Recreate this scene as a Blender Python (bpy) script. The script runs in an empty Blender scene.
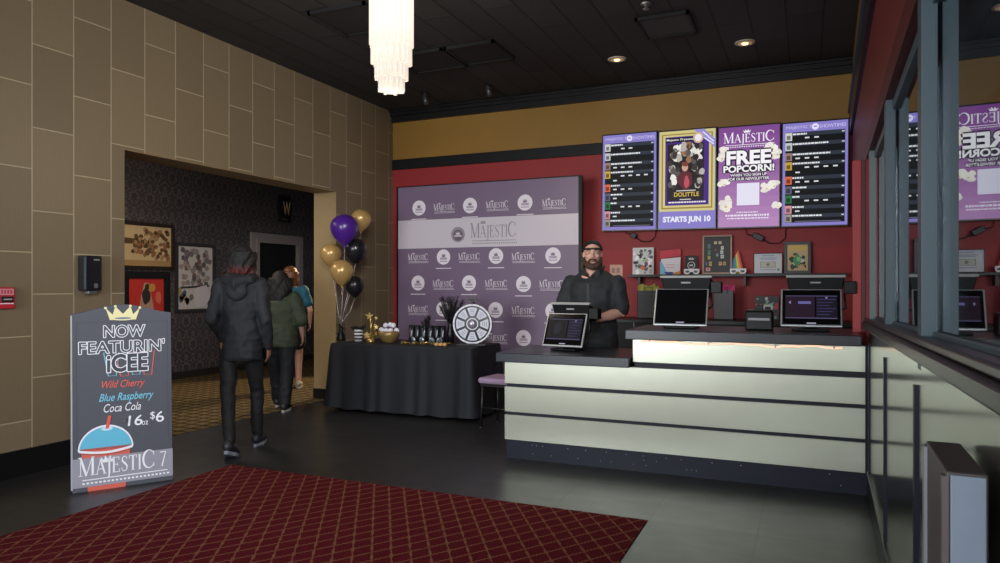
import bpy, math, random
from mathutils import Vector, Matrix, noise
random.seed(7)
S = bpy.context.scene
COL = S.collection
PI = math.pi
# ------------------------------------------------------------------ camera model
F, HZ, CH = 703.5, 286.0, 1.40
YAW = math.radians(23.64)
CY, SY = math.cos(YAW), math.sin(YAW)

def at(px, py, X=None, Y=None, Z=None):
    t = (px - 500) / F; v = (HZ - py) / F
    dx, dy = t * CY - SY, t * SY + CY
    if Y is not None: d = Y / dy
    elif X is not None: d = X / dx
    else: d = (Z - CH) / v
    return Vector((dx * d, dy * d, CH + v * d))

# ------------------------------------------------------------------ materials
def lin(c):
    r = []
    for x in c:
        x /= 255.0
        r.append(x / 12.92 if x <= 0.04045 else ((x + 0.055) / 1.055) ** 2.4)
    return (*r, 1.0)

def newmat(name):
    m = bpy.data.materials.new(name); m.use_nodes = True
    nt = m.node_tree
    return m, nt, nt.nodes['Principled BSDF']

def P(name, rgb, rough=0.6, metal=0.0, var=0.08, scale=20, bump=0.0, emit=0.0, spec=0.5, aniso=0.0):
    m, nt, b = newmat(name)
    c = lin(rgb)
    tc = nt.nodes.new('ShaderNodeTexCoord')
    nz = nt.nodes.new('ShaderNodeTexNoise'); nz.inputs['Scale'].default_value = scale
    nz.inputs['Detail'].default_value = 4
    nt.links.new(tc.outputs['Object'], nz.inputs['Vector'])
    mx = nt.nodes.new('ShaderNodeMix'); mx.data_type = 'RGBA'
    mx.inputs[6].default_value = tuple(max(0, x * (1 - var)) for x in c[:3]) + (1,)
    mx.inputs[7].default_value = tuple(min(1, x * (1 + var)) for x in c[:3]) + (1,)
    nt.links.new(nz.outputs['Fac'], mx.inputs[0])
    nt.links.new(mx.outputs[2], b.inputs['Base Color'])
    b.inputs['Roughness'].default_value = rough
    b.inputs['Metallic'].default_value = metal
    b.inputs['Specular IOR Level'].default_value = spec
    if aniso: b.inputs['Anisotropic'].default_value = aniso
    if emit:
        b.inputs['Emission Color'].default_value = c
        b.inputs['Emission Strength'].default_value = emit
    if bump:
        bp = nt.nodes.new('ShaderNodeBump'); bp.inputs['Strength'].default_value = bump
        bp.inputs['Distance'].default_value = 0.01
        nt.links.new(nz.outputs['Fac'], bp.inputs['Height'])
        nt.links.new(bp.outputs['Normal'], b.inputs['Normal'])
    return m

_g = {}
def gm(rgb, emit=0.0, rough=0.6):
    k = (tuple(rgb), emit, rough)
    if k not in _g:
        if emit:
            m, nt, b = newmat('display_ink')
            b.inputs['Base Color'].default_value = (0.01, 0.01, 0.01, 1)
            b.inputs['Roughness'].default_value = 0.5; b.inputs['Specular IOR Level'].default_value = .12
            b.inputs['Emission Color'].default_value = lin(rgb)
            b.inputs['Emission Strength'].default_value = emit
        else:
            m = P('printed_ink', rgb, rough, 0, 0.03, 40)
        _g[k] = m
    return _g[k]

class N:   # tiny node helper
    def __init__(s, nt): s.nt = nt
    def add(s, kind, **kw):
        n = s.nt.nodes.new(kind)
        for k, v in kw.items(): setattr(n, k, v)
        return n
    def math(s, op, a, b=None, c=None):
        n = s.nt.nodes.new('ShaderNodeMath'); n.operation = op
        for i, x in enumerate((a, b, c)):
            if x is None: continue
            if isinstance(x, (int, float)): n.inputs[i].default_value = x
            else: s.nt.links.new(x, n.inputs[i])
        return n.outputs[0]
    def mix(s, fac, a, b):
        n = s.nt.nodes.new('ShaderNodeMix'); n.data_type = 'RGBA'
        for i, x in ((0, fac), (6, a), (7, b)):
            if isinstance(x, (int, float, tuple)): n.inputs[i].default_value = x
            else: s.nt.links.new(x, n.inputs[i])
        return n.outputs[2]
    def xyz(s):
        g = s.add('ShaderNodeNewGeometry'); sp = s.add('ShaderNodeSeparateXYZ')
        s.nt.links.new(g.outputs['Position'], sp.inputs[0]); return sp.outputs
    def comb(s, x, y, z=0.0):
        n = s.add('ShaderNodeCombineXYZ')
        for i, v in enumerate((x, y, z)):
            if isinstance(v, (int, float)): n.inputs[i].default_value = v
            else: s.nt.links.new(v, n.inputs[i])
        return n.outputs[0]
    def noise(s, vec, scale, detail=4):
        n = s.add('ShaderNodeTexNoise'); n.inputs['Scale'].default_value = scale; n.inputs['Detail'].default_value = detail
        if vec is not None: s.nt.links.new(vec, n.inputs['Vector'])
        return n.outputs['Fac']
    def bump(s, h, strength, dist=0.01):
        n = s.add('ShaderNodeBump'); n.inputs['Strength'].default_value = strength; n.inputs['Distance'].default_value = dist
        s.nt.links.new(h, n.inputs['Height']); return n.outputs['Normal']

# ------------------------------------------------------------------ mesh builder
class MB:
    def __init__(s): s.v = []; s.f = []; s.m = []; s.s = []
    def _add(s, vs, fs, mi, sm):
        o = len(s.v); s.v += [Vector(p) for p in vs]
        for f in fs: s.f.append([i + o for i in f]); s.m.append(mi); s.s.append(sm)
        return s
    def box(s, x0, y0, z0, x1, y1, z1, mi=0, M=None):
        vs = [Vector((x, y, z)) for z in (z0, z1) for y in (y0, y1) for x in (x0, x1)]
        if M is not None: vs = [M @ p for p in vs]
        return s._add(vs, [(0, 2, 3, 1), (4, 5, 7, 6), (0, 1, 5, 4), (2, 6, 7, 3), (0, 4, 6, 2), (1, 3, 7, 5)], mi, False)
    def tube(s, pts, rad, seg=10, mi=0, cap=True, flat=1.0, up=None):
        pts = [Vector(p) for p in pts]
        if isinstance(rad, (int, float)): rad = [rad] * len(pts)
        n = len(pts); rings = []
        t0 = (pts[1] - pts[0]).normalized()
        ref = Vector(up) if up else (Vector((0, 0, 1)) if abs(t0.z) < 0.9 else Vector((1, 0, 0)))
        a = (ref - t0 * ref.dot(t0)).normalized()
        for i in range(n):
            if i == 0: t = t0
            elif i == n - 1: t = (pts[-1] - pts[-2]).normalized()
            else: t = ((pts[i + 1] - pts[i]).normalized() + (pts[i] - pts[i - 1]).normalized()).normalized()
            a = (a - t * a.dot(t)).normalized(); b = t.cross(a)
            r = rad[i]
            rings.append([pts[i] + (a * math.cos(2 * PI * k / seg) * flat + b * math.sin(2 * PI * k / seg)) * r for k in range(seg)])
        return s._rings(rings, mi, cap)
    def _rings(s, rings, mi, cap, sm=True):
        seg = len(rings[0]); vs = [p for r in rings for p in r]; fs = []
        for i in range(len(rings) - 1):
            for k in range(seg):
                k2 = (k + 1) % seg
                fs.append((i * seg + k, i * seg + k2, (i + 1) * seg + k2, (i + 1) * seg + k))
        if cap:
            fs.append(tuple(reversed(range(seg)))); fs.append(tuple(range((len(rings) - 1) * seg, len(rings) * seg)))
        return s._add(vs, fs, mi, sm)
    def loft(s, rings, seg=20, mi=0, cap=True):   # (x,y,z,rx,ry)
        R = [[Vector((x + rx * math.cos(2 * PI * k / seg), y + ry * math.sin(2 * PI * k / seg), z)) for k in range(seg)] for x, y, z, rx, ry in rings]
        return s._rings(R, mi, cap)
    def ell(s, c, r, M=None, seg=16, rings=10, mi=0):
        if isinstance(r, (int, float)): r = (r, r, r)
        c = Vector(c); R = []
        for i in range(rings + 1):
            th = PI * (i + 0.0) / rings; st = max(math.sin(th), 1e-3)
            ring = []
            for k in range(seg):
                p = Vector((r[0] * st * math.cos(2 * PI * k / seg), r[1] * st * math.sin(2 * PI * k / seg), -r[2] * math.cos(th)))
                ring.append(c + (M @ p if M is not None else p))
            R.append(ring)
        return s._rings(R, mi, True)
    def lathe(s, prof, c=(0, 0, 0), seg=24, mi=0, cap=True, wob=None):
        c = Vector(c); R = []
        for r, z in prof:
            R.append([c + Vector((r * (wob(k / seg) if wob else 1) * math.cos(2 * PI * k / seg), r * (wob(k / seg) if wob else 1) * math.sin(2 * PI * k / seg), z)) for k in range(seg)])
        return s._rings(R, mi, cap)
    def cyl(s, p0, p1, r0, r1=None, seg=14, mi=0): return s.tube([p0, p1], [r0, r0 if r1 is None else r1], seg, mi)
    def prism(s, poly, y0, y1, mi=0):             # poly in x,z
        n = len(poly); vs = [(x, y0, z) for x, z in poly] + [(x, y1, z) for x, z in poly]
        fs = [tuple(range(n)), tuple(reversed(range(n, 2 * n)))] + [(i, i + n, (i + 1) % n + n, (i + 1) % n) for i in range(n)]
        return s._add(vs, fs, mi, False)
    def quad(s, a, b, c, d, mi=0): return s._add([a, b, c, d], [(0, 1, 2, 3)], mi, False)
    def mesh(s, name):
        me = bpy.data.meshes.new(name); me.from_pydata([tuple(p) for p in s.v], [], s.f)
        me.polygons.foreach_set('material_index', s.m); me.polygons.foreach_set('use_smooth', s.s)
        me.update(); return me
    def build(s, name, mats, parent=None, bevel=0.0, loc=None, rot=None):
        o = bpy.data.objects.new(name, s.mesh(name)); COL.objects.link(o)
        for m in (mats if isinstance(mats, (list, tuple)) else [mats]): o.data.materials.append(m)
        if parent: o.parent = parent
        if loc is not None: o.location = loc
        if rot is not None: o.rotation_euler = rot
        if bevel:
            b = o.modifiers.new('bevel', 'BEVEL'); b.width = bevel; b.segments = 2; b.limit_method = 'ANGLE'
        return o

def fuse(mb, name, mat, parent, voxel=0.008, smooth=4, loc=None, rot=None, folds=0.0):
    me = mb.mesh('tmp'); o = bpy.data.objects.new('tmp', me); COL.objects.link(o)
    r = o.modifiers.new('r', 'REMESH'); r.mode = 'VOXEL'; r.voxel_size = voxel; r.use_smooth_shade = True
    sm = o.modifiers.new('s', 'SMOOTH'); sm.iterations = smooth; sm.factor = 0.5
    dg = bpy.context.evaluated_depsgraph_get()
    m2 = bpy.data.meshes.new_from_object(o.evaluated_get(dg))
    bpy.data.objects.remove(o); bpy.data.meshes.remove(me)
    if folds:
        nrm = [v.normal.copy() for v in m2.vertices]
        for v, nn in zip(m2.vertices, nrm):
            c = v.co; k = noise.noise(Vector((c.x * 9 + 3, c.y * 9, c.z * 4.5))) + .6 * noise.noise(Vector((c.x * 15, c.y * 15 + 7, c.z * 16)))
            k2 = 1 - abs(noise.noise(Vector((c.x * 6 + c.z * 7, c.y * 6 + 2, c.z * 9 - c.x * 5)))) * 2.2
            v.co = c + nn * folds * (k * .8 + max(0, k2) * .7 - .25)
    m2.name = name; m2.materials.clear()
    for m in (mat if isinstance(mat, (list, tuple)) else [mat]): m2.materials.append(m)
    m2.polygons.foreach_set('use_smooth', [True] * len(m2.polygons))
    ob = bpy.data.objects.new(name, m2); COL.objects.link(ob)
    if parent: ob.parent = parent
    if loc is not None: ob.location = loc
    if rot is not None: ob.rotation_euler = rot
    return ob

def tag(o, label, cat, group=None):
    o['label'] = label; o['category'] = cat
    if group: o['group'] = group
    return o
def thing(name, label, cat, loc=(0, 0, 0), rotz=0.0, group=None, rot=None):
    o = bpy.data.objects.new(name, None); COL.objects.link(o); o.empty_display_size = 0.1
    o.location = loc; o.rotation_euler = rot if rot else (0, 0, rotz)
    return tag(o, label, cat, group)
def struct(o):
    o['kind'] = 'structure'; return o
def copy_tree(o, parent=None):
    c = o.copy(); COL.objects.link(c)
    if parent: c.parent = parent
    for ch in list(o.children): copy_tree(ch, c)
    return c

# ------------------------------------------------------------------ lettering
_tc = {}
def text_mesh(body, bold=0.0, shear=0.0):
    k = (body, bold, shear)
    if k in _tc: return _tc[k]
    cu = bpy.data.curves.new('t', 'FONT'); cu.body = body; cu.offset = bold; cu.shear = shear; cu.resolution_u = 4
    o = bpy.data.objects.new('t', cu); COL.objects.link(o)
    dg = bpy.context.evaluated_depsgraph_get()
    me = bpy.data.meshes.new_from_object(o.evaluated_get(dg))
    vs = [(v.co.x, v.co.y) for v in me.vertices]; fs = [tuple(p.vertices) for p in me.polygons]
    cnt = {}
    for f in fs:
        for i in range(len(f)):
            e = tuple(sorted((f[i], f[(i + 1) % len(f)]))); cnt[e] = cnt.get(e, 0) + 1
    be = [e for e, c in cnt.items() if c == 1]
    bpy.data.objects.remove(o); bpy.data.curves.remove(cu); bpy.data.meshes.remove(me)
    x0 = min(v[0] for v in vs); x1 = max(v[0] for v in vs); y0 = min(v[1] for v in vs); y1 = max(v[1] for v in vs)
    vs = [((x - x0) / (x1 - x0), (y - y0) / (y1 - y0)) for x, y in vs]
    _tc[k] = (vs, fs, be, (x1 - x0) / (y1 - y0)); return _tc[k]

def stroke(pts, w):
    """ribbon of varying width along a polyline -> list of quads"""
    out = []; n = len(pts); ws = w if isinstance(w, (list, tuple)) else [w] * n
    L = []; R = []
    for i in range(n):
        a = pts[max(i - 1, 0)]; b = pts[min(i + 1, n - 1)]
        dx, dy = b[0] - a[0], b[1] - a[1]; l = math.hypot(dx, dy) or 1
        nx, ny = -dy / l * ws[i] / 2, dx / l * ws[i] / 2
        L.append((pts[i][0] + nx, pts[i][1] + ny)); R.append((pts[i][0] - nx, pts[i][1] - ny))
    for i in range(n - 1): out.append([L[i], L[i + 1], R[i + 1], R[i]])
    return out
def arc(cx, cy, rx, ry, a0, a1, n=12):
    return [(cx + rx * math.cos(math.radians(a0 + (a1 - a0) * i / n)), cy + ry * math.sin(math.radians(a0 + (a1 - a0) * i / n))) for i in range(n + 1)]
def glyph(ch):
    T, t, s = 0.15, 0.055, 0.04
    q = []; st = lambda p, w: q.extend(stroke(p, w)); sf = lambda x, y, h=0.13: st([(x - h, y), (x + h, y)], s)
    if ch == 'M':
        st([(.14, 0), (.14, 1)], t); st([(.12, 1), (.52, 0)], T); st([(.52, .02), (.92, 1)], t); st([(.94, 0), (.94, 1)], T)
        sf(.14, .02, .12); sf(.94, .02, .15); sf(.08, .98, .1); sf(.98, .98, .1); return q, 1.1
    if ch == 'A':
        st([(.12, 0), (.44, 1)], t); st([(.42, 1), (.78, 0)], T); st([(.24, .34), (.66, .34)], t); sf(.12, .02); sf(.8, .02, .14); return q, .92
    if ch == 'J':
        st([(.22, 1), (.22, 0), (.19, -.18), (.08, -.28), (-.02, -.28)], [T, T, T * .8, t, t]); sf(.22, .98, .14); return q, .42
    if ch == 'E':
        st([(.18, 0), (.18, 1)], T); st([(.06, .98), (.62, .98)], s * 1.2); st([(.06, .02), (.64, .02)], s * 1.2); st([(.18, .52), (.5, .52)], s * 1.2)
        st([(.61, 1), (.61, .8)], t); st([(.64, 0), (.64, .22)], t); st([(.5, .62), (.5, .42)], t); return q, .74
    if ch == 'S':
        st([(.52, .78), (.5, .9), (.38, .98), (.24, .97), (.13, .86), (.13, .72), (.24, .6), (.4, .48), (.53, .34), (.53, .16), (.42, .04), (.26, .02), (.12, .1), (.08, .26)],
           [t, t, t, t, .09, .12, T, T, .13, .09, t, t, t, t]); return q, .66
    if ch == 'T':
        st([(.36, 0), (.36, 1)], T); st([(.04, .98), (.68, .98)], s * 1.2); st([(.05, 1), (.05, .8)], t); st([(.67, 1), (.67, .8)], t); sf(.36, .02); return q, .74
    if ch == 'I':
        st([(.18, 0), (.18, 1)], T); sf(.18, .02); sf(.18, .98); return q, .38
    if ch == 'C':
        p = arc(.5, .5, .42, .49, 45, 315, 16); st(p, [t + (T - t) * max(0, -math.cos(math.radians(45 + 270 * i / 16))) for i in range(17)])
        st([(.84, .92), (.84, .7)], t); st([(.84, .08), (.84, .28)], t); return q, .92
    if ch == '7':
        st([(.06, .97), (.6, .97)], .07); st([(.58, .98), (.24, 0)], [.07, .12]); return q, .7
    return q, .35
def majestic(word='MAJESTIC'):
    q = []; x = 0
    for i, ch in enumerate(word):
        g, w = glyph(ch); k = 1.22 if i in (0, 7) else 1.0
        for f in g: q.append([(x + px * k, py * k) for px, py in f])
        x += w * k + (.02 if ch != 'J' else .0)
    return q, x
def crown_poly(cx, cy, w, h):
    p = [(-.5, .78), (-.36, 0), (.36, 0), (.5, .78), (.27, .34), (.2, .95), (0, .4), (-.2, .95), (-.27, .34)]
    return [(cx + a * w, cy + b * h) for a, b in p]

class G:
    """flat printed or lit graphics on a panel: local x right, z up, facing -y"""
    def __init__(s, emit=0.0, rough=0.6, step=0.0007): s.mb = MB(); s.cols = []; s.emit = emit; s.rough = rough; s.step = step
    def ci(s, c):
        c = tuple(c)
        if c not in s.cols: s.cols.append(c)
        return s.cols.index(c)
    def poly(s, pts, c, l=1):
        y = -l * s.step
        s.mb._add([(x, y, z) for x, z in pts], [tuple(range(len(pts)))], s.ci(c), False)
    def rect(s, x0, z0, x1, z1, c, l=1): s.poly([(x0, z0), (x1, z0), (x1, z1), (x0, z1)], c, l)
    def disc(s, cx, cz, rx, c, l=1, rz=None, n=20): s.poly(arc(cx, cz, rx, rz or rx, 0, 360 * (n - 1) / n, n - 1), c, l)
    def ring(s, cx, cz, r, w, c, l=1, n=20):
        for q in stroke(arc(cx, cz, r, r, 0, 360, n), w): s.poly(q, c, l)
    def line(s, pts, w, c, l=1):
        for q in stroke(pts, w): s.poly(q, c, l)
    def text(s, body, cx, cz, w, h, c, l=2, bold=0.0, shear=0.0, outline=0.0, rot=0.0, fat=0.0):
        vs, fs, be, asp = text_mesh(body, bold, shear)
        if h is None: h = w / asp
        if w is None: w = h * asp
        ca, sa = math.cos(rot), math.sin(rot)
        pv = []
        for x, z in vs:
            a, b = (x - .5) * w, (z - .5) * h
            pv.append((cx + a * ca - b * sa, cz + a * sa + b * ca))
        if outline:
            for i, j in be:
                for q in stroke([pv[i], pv[j]], outline): s.poly(q, c, l)
        if not outline or fat:
            s.mb._add([(x, -l * s.step, z) for x, z in pv], fs, s.ci(c), False)
    def serif(s, word, cx, cz, w, h, c, l=2, rot=0.0):
        q, W = majestic(word); ca, sa = math.cos(rot), math.sin(rot)
        for f in q:
            o = []
            for x, z in f:
                a, b = (x / W - .5) * w, (z - .5) * h
                o.append((cx + a * ca - b * sa, cz + a * sa + b * ca))
            s.poly(o, c, l)
    def logo(s, cx, cz, w, h, c, l=2, crown=True, rot=0.0, word='MAJESTIC', tag_line=True):
        s.serif(word, cx, cz, w, h, c, l, rot)
        if crown: s.poly(crown_poly(cx - w * .22 + 0, cz + h * .62, w * .13, h * .36), c, l)
        if tag_line:
            s.line([(cx - w * .46, cz - h * .78 - w * .46 * math.sin(rot)), (cx + w * .5, cz - h * .78 + w * .5 * math.sin(rot))], h * .06, c, l)
            n = 22
            for i in range(n):
                a = (i / n - .46) * w; b = cz - h * 1.0 + a * math.sin(rot)
                s.rect(cx + a, b - h * .055, cx + a + w * .026, b + h * .055, c, l)
    def build(s, name, parent, loc=(0, 0, 0), rot=None):
        return s.mb.build(name, [gm(c, s.emit, s.rough) for c in s.cols], parent, loc=loc, rot=rot)
# ================================================================== shell of the lobby
XL, YB, ZC = -5.32, 8.42, 3.83
RS = 0.0213; RX = 0.258                       # right wall: X = RX + RS*Y
RROT = -math.atan(RS)
def tile_mat():
    m, nt, b = newmat('tan_wall_tile'); n = N(nt); x, y, z = n.xyz()
    u = n.math('ADD', z, 5.86); v = n.math('ADD', y, 13.04 - 3.419)
    br = n.add('ShaderNodeTexBrick', offset=0.5, offset_frequency=2)
    nt.links.new(n.comb(u, v), br.inputs['Vector'])
    for k, val in (('Scale', 1), ('Mortar Size', .0045), ('Mortar Smooth', .1), ('Brick Width', .626), ('Row Height', .326), ('Bias', 0)): br.inputs[k].default_value = val
    br.inputs['Color1'].default_value = lin((137, 121, 95)); br.inputs['Color2'].default_value = lin((126, 110, 86)); br.inputs['Mortar'].default_value = lin((182, 168, 138))
    w = n.noise(n.comb(n.math('MULTIPLY', y, 60), n.math('MULTIPLY', z, 6)), 1.0, 3)
    col = n.mix(n.math('MULTIPLY', w, .22), br.outputs['Color'], lin((100, 82, 58)))
    nt.links.new(col, b.inputs['Base Color']); b.inputs['Roughness'].default_value = .5
    nt.links.new(n.bump(br.outputs['Fac'], .25, -.004), b.inputs['Normal'])
    return m
def ceil_mat():
    m, nt, b = newmat('black_ceiling_tile'); n = N(nt); x, y, z = n.xyz()
    br = n.add('ShaderNodeTexBrick', offset=0.5, offset_frequency=2)
    nt.links.new(n.comb(n.math('ADD', y, 20), n.math('ADD', x, 20)), br.inputs['Vector'])
    for k, val in (('Scale', 1), ('Mortar Size', .011), ('Mortar Smooth', .2), ('Brick Width', 1.22), ('Row Height', .305)): br.inputs[k].default_value = val
    br.inputs['Color1'].default_value = lin((52, 51, 52)); br.inputs['Color2'].default_value = lin((38, 37, 39)); br.inputs['Mortar'].default_value = lin((12, 12, 13))
    w = n.noise(n.comb(n.math('MULTIPLY', x, 1), n.math('MULTIPLY', y, 1)), 45, 5)
    nt.links.new(n.mix(n.math('MULTIPLY', w, .7), br.outputs['Color'], lin((16, 16, 17))), b.inputs['Base Color'])
    b.inputs['Roughness'].default_value = .75
    h = n.math('ADD', n.math('MULTIPLY', br.outputs['Fac'], -1.0), n.math('MULTIPLY', w, .35))
    nt.links.new(n.bump(h, .8, .012), b.inputs['Normal']); return m
def floor_mat():
    m, nt, b = newmat('charcoal_floor_tile'); n = N(nt); x, y, z = n.xyz()
    br = n.add('ShaderNodeTexBrick', offset=0.0)
    nt.links.new(n.comb(n.math('ADD', x, .87 + 24.4), n.math('ADD', y, 24 - 4.18)), br.inputs['Vector'])
    for k, val in (('Scale', 1), ('Mortar Size', .006), ('Mortar Smooth', .1), ('Brick Width', .61), ('Row Height', .60)): br.inputs[k].default_value = val
    br.inputs['Color1'].default_value = lin((42, 41, 41)); br.inputs['Color2'].default_value = lin((37, 36, 37)); br.inputs['Mortar'].default_value = lin((8, 8, 8))
    w = n.noise(n.comb(x, n.math('MULTIPLY', y, 3)), 3, 5)
    nt.links.new(n.mix(n.math('MULTIPLY', w, .35), br.outputs['Color'], lin((27, 26, 28))), b.inputs['Base Color'])
    nt.links.new(n.math('ADD', n.math('MULTIPLY', w, .15), .30), b.inputs['Roughness']); b.inputs['Specular IOR Level'].default_value = .75
    nt.links.new(n.bump(br.outputs['Fac'], .2, -.003), b.inputs['Normal']); return m
def lattice(name, base, base2, line, sx, sy, lw, diag=False, rough=.95):
    """woven diamond lattice: lines of constant x/sx +- y/sy"""
    m, nt, b = newmat(name); n = N(nt); x, y, z = n.xyz()
    fs = []
    if diag: x, y = n.math('MULTIPLY', n.math('ADD', x, y), .7071), n.math('MULTIPLY', n.math('SUBTRACT', x, y), .7071)
    for sg in (1, -1):
        q = n.math('ADD', n.math('DIVIDE', x, sx), n.math('MULTIPLY', n.math('DIVIDE', y, sy), sg))
        wig = n.math('MULTIPLY', n.math('SINE', n.math('MULTIPLY', n.math('ADD', x, y), 180)), .03)
        fr = n.math('FRACT', n.math('ADD', n.math('ADD', q, wig), 500))
        fs.append(n.math('LESS_THAN', n.math('ABSOLUTE', n.math('SUBTRACT', fr, .5)), lw))
    f = n.math('MAXIMUM', fs[0], fs[1])
    w = n.noise(n.comb(x, y), 160, 3); w2 = n.noise(n.comb(x, y), 26, 3)
    bc = n.mix(w2, base, base2)
    col = n.mix(n.math('MULTIPLY', f, .85), bc, line)
    col = n.mix(n.math('MULTIPLY', w, .35), col, (0.004, 0.002, 0.002, 1))
    nt.links.new(col, b.inputs['Base Color']); b.inputs['Roughness'].default_value = rough; b.inputs['Specular IOR Level'].default_value = .1
    nt.links.new(n.bump(w, .5, .006), b.inputs['Normal']); return m
def damask_mat():
    m, nt, b = newmat('dark_damask_wallpaper'); n = N(nt); x, y, z = n.xyz()
    yy = n.math('PINGPONG', n.math('ADD', y, 20), .13)
    row = n.math('MULTIPLY', n.math('FLOOR', n.math('DIVIDE', z, .36)), .13)
    yy = n.math('PINGPONG', n.math('ADD', n.math('ADD', y, 20), row), .13)
    zz = n.math('FRACT', n.math('DIVIDE', z, .36))
    nz = n.noise(n.comb(yy, n.math('MULTIPLY', zz, .36)), 22, 2)
    f = n.math('MINIMUM', n.math('MAXIMUM', n.math('MULTIPLY', n.math('SUBTRACT', nz, .47), 9.0), 0.0), 1.0)
    big = n.noise(n.comb(y, z), 2.2, 3)
    f = n.math('MULTIPLY', n.math('ADD', f, .12), n.math('ADD', n.math('MULTIPLY', big, .9), .35))
    nt.links.new(n.mix(f, lin((56, 52, 55)), lin((104, 94, 92))), b.inputs['Base Color'])
    b.inputs['Roughness'].default_value = .5; return m
def brick_mat():
    m, nt, b = newmat('dark_red_brick'); n = N(nt); x, y, z = n.xyz()
    br = n.add('ShaderNodeTexBrick'); nt.links.new(n.comb(n.math('ADD', y, 10), z), br.inputs['Vector'])
    for k, val in (('Scale', 1), ('Mortar Size', .008), ('Brick Width', .22), ('Row Height', .075)): br.inputs[k].default_value = val
    br.inputs['Color1'].default_value = lin((120, 62, 46)); br.inputs['Color2'].default_value = lin((84, 44, 36)); br.inputs['Mortar'].default_value = lin((110, 98, 88))
    nt.links.new(br.outputs['Color'], b.inputs['Base Color']); b.inputs['Roughness'].default_value = .9; return m
def glass_mat():
    m, nt, b = newmat('window_glass'); n = N(nt)
    nt.nodes.remove(b)
    fr = n.add('ShaderNodeFresnel'); fr.inputs['IOR'].default_value = 1.55
    f = n.math('MINIMUM', n.math('MULTIPLY', fr.outputs[0], 1.2), .92)
    gl = n.add('ShaderNodeBsdfGlossy'); gl.inputs['Roughness'].default_value = 0.0; gl.inputs['Color'].default_value = (.92, .95, .97, 1)
    tr = n.add('ShaderNodeBsdfTransparent'); tr.inputs['Color'].default_value = (.8, .84, .86, 1)
    mx = n.add('ShaderNodeMixShader'); nt.links.new(f, mx.inputs[0]); nt.links.new(tr.outputs[0], mx.inputs[1]); nt.links.new(gl.outputs[0], mx.inputs[2])
    out = [k for k in nt.nodes if k.type == 'OUTPUT_MATERIAL'][0]; nt.links.new(mx.outputs[0], out.inputs['Surface']); return m

M_tile = tile_mat(); M_tan = P('tan_paint', (140, 118, 82), .6)
M_gold = P('gold_ochre_paint', (140, 102, 34), .55, var=.1, scale=3)
M_red = P('red_textured_paint', (146, 32, 35), .6, var=.22, scale=70, bump=.25)
M_redb = P('bright_red_paint', (176, 52, 54), .5, var=.12, scale=60)
M_reddk = P('deep_red_paint', (84, 18, 20), .5)
M_black = P('black_paint', (10, 10, 11), .5, spec=.3)
M_blk2 = P('black_satin', (18, 18, 20), .4, spec=.35)
M_base = P('black_baseboard', (16, 16, 18), .4)
M_slate = P('slate_blue_steel', (66, 84, 94), .45, var=.05)
M_slate2 = P('pale_slate_steel', (104, 116, 118), .45, var=.05)
M_panel = P('brushed_champagne_metal', (190, 193, 177), .34, .78, var=.04, scale=8, aniso=.5)
M_granite = P('dark_granite', (38, 42, 51), .3, var=.35, scale=160, spec=.45)
M_kick = P('navy_kick_plate', (22, 26, 40), .45, var=.2, scale=50, spec=.25)
M_steel = P('grey_steel', (150, 152, 154), .35, .8)
M_chrome = P('chrome', (205, 205, 208), .18, 1.0)
M_glass = glass_mat()

fl = MB().box(-5.42, -3.2, -.12, .75, 8.5, 0).build('floor', floor_mat()); struct(fl)
fc = MB().box(-8.9, 1.5, -.12, -5.42, 13.2, 0).build('floor_corridor', lattice('tan_diamond_carpet', lin((100, 84, 56)), lin((124, 106, 74)), lin((40, 32, 24)), .21, .21, .14, True)); struct(fc)
ce = MB().box(XL, -3.2, ZC, .75, YB, ZC + .12).build('ceiling', ceil_mat()); struct(ce)
wl = MB()
wl.box(-5.65, -3.2, 0, XL, 4.197, ZC + .1).box(-5.65, 4.197, 2.565, XL, 7.13, ZC + .1).box(-5.65, 7.13, 0, XL, YB, ZC + .1)
struct(wl.build('wall_left', M_tile))
jm = MB(); jm.box(-5.655, 7.122, .0, XL - .001, 7.13, 2.565).box(-5.655, 4.197, 2.557, XL - .001, 7.13, 2.565)
struct(jm.build('trim_1', M_tan))
bl = MB(); bl.box(XL, -3.2, 0, XL + .014, 4.197, .195).box(XL, 7.122, 0, XL + .014, 7.9, .125).box(-5.66, 7.108, 0, XL + .014, 7.122, .125)
struct(bl.build('baseboard_left', M_base, bevel=.003))
# back wall: red below, gold above
bw = MB().box(XL - .33, YB, 0, .8, YB + .12, 3.09, 0).box(XL - .33, YB, 3.09, .8, YB + .12, ZC + .1, 1)
struct(bw.build('wall_back', [M_red, M_gold]))
struct(MB().box(XL, YB - .03, 3.017, .44, YB, 3.158).build('trim_2', M_black, bevel=.004))
cr = MB().prism([(0, 0), (0, .165), (.0, .165)], 0, 1) if False else MB()
cr.box(XL, YB - .05, 3.675, .44, YB, ZC).box(XL, YB - .085, 3.755, .44, YB - .05, ZC).box(XL, YB - .12, 3.80, .44, YB - .085, ZC)
struct(cr.build('trim_3', M_blk2, bevel=.006))
struct(MB().box(XL, YB - .015, 0, .43, YB, .12).build('baseboard_back', M_base))
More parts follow.
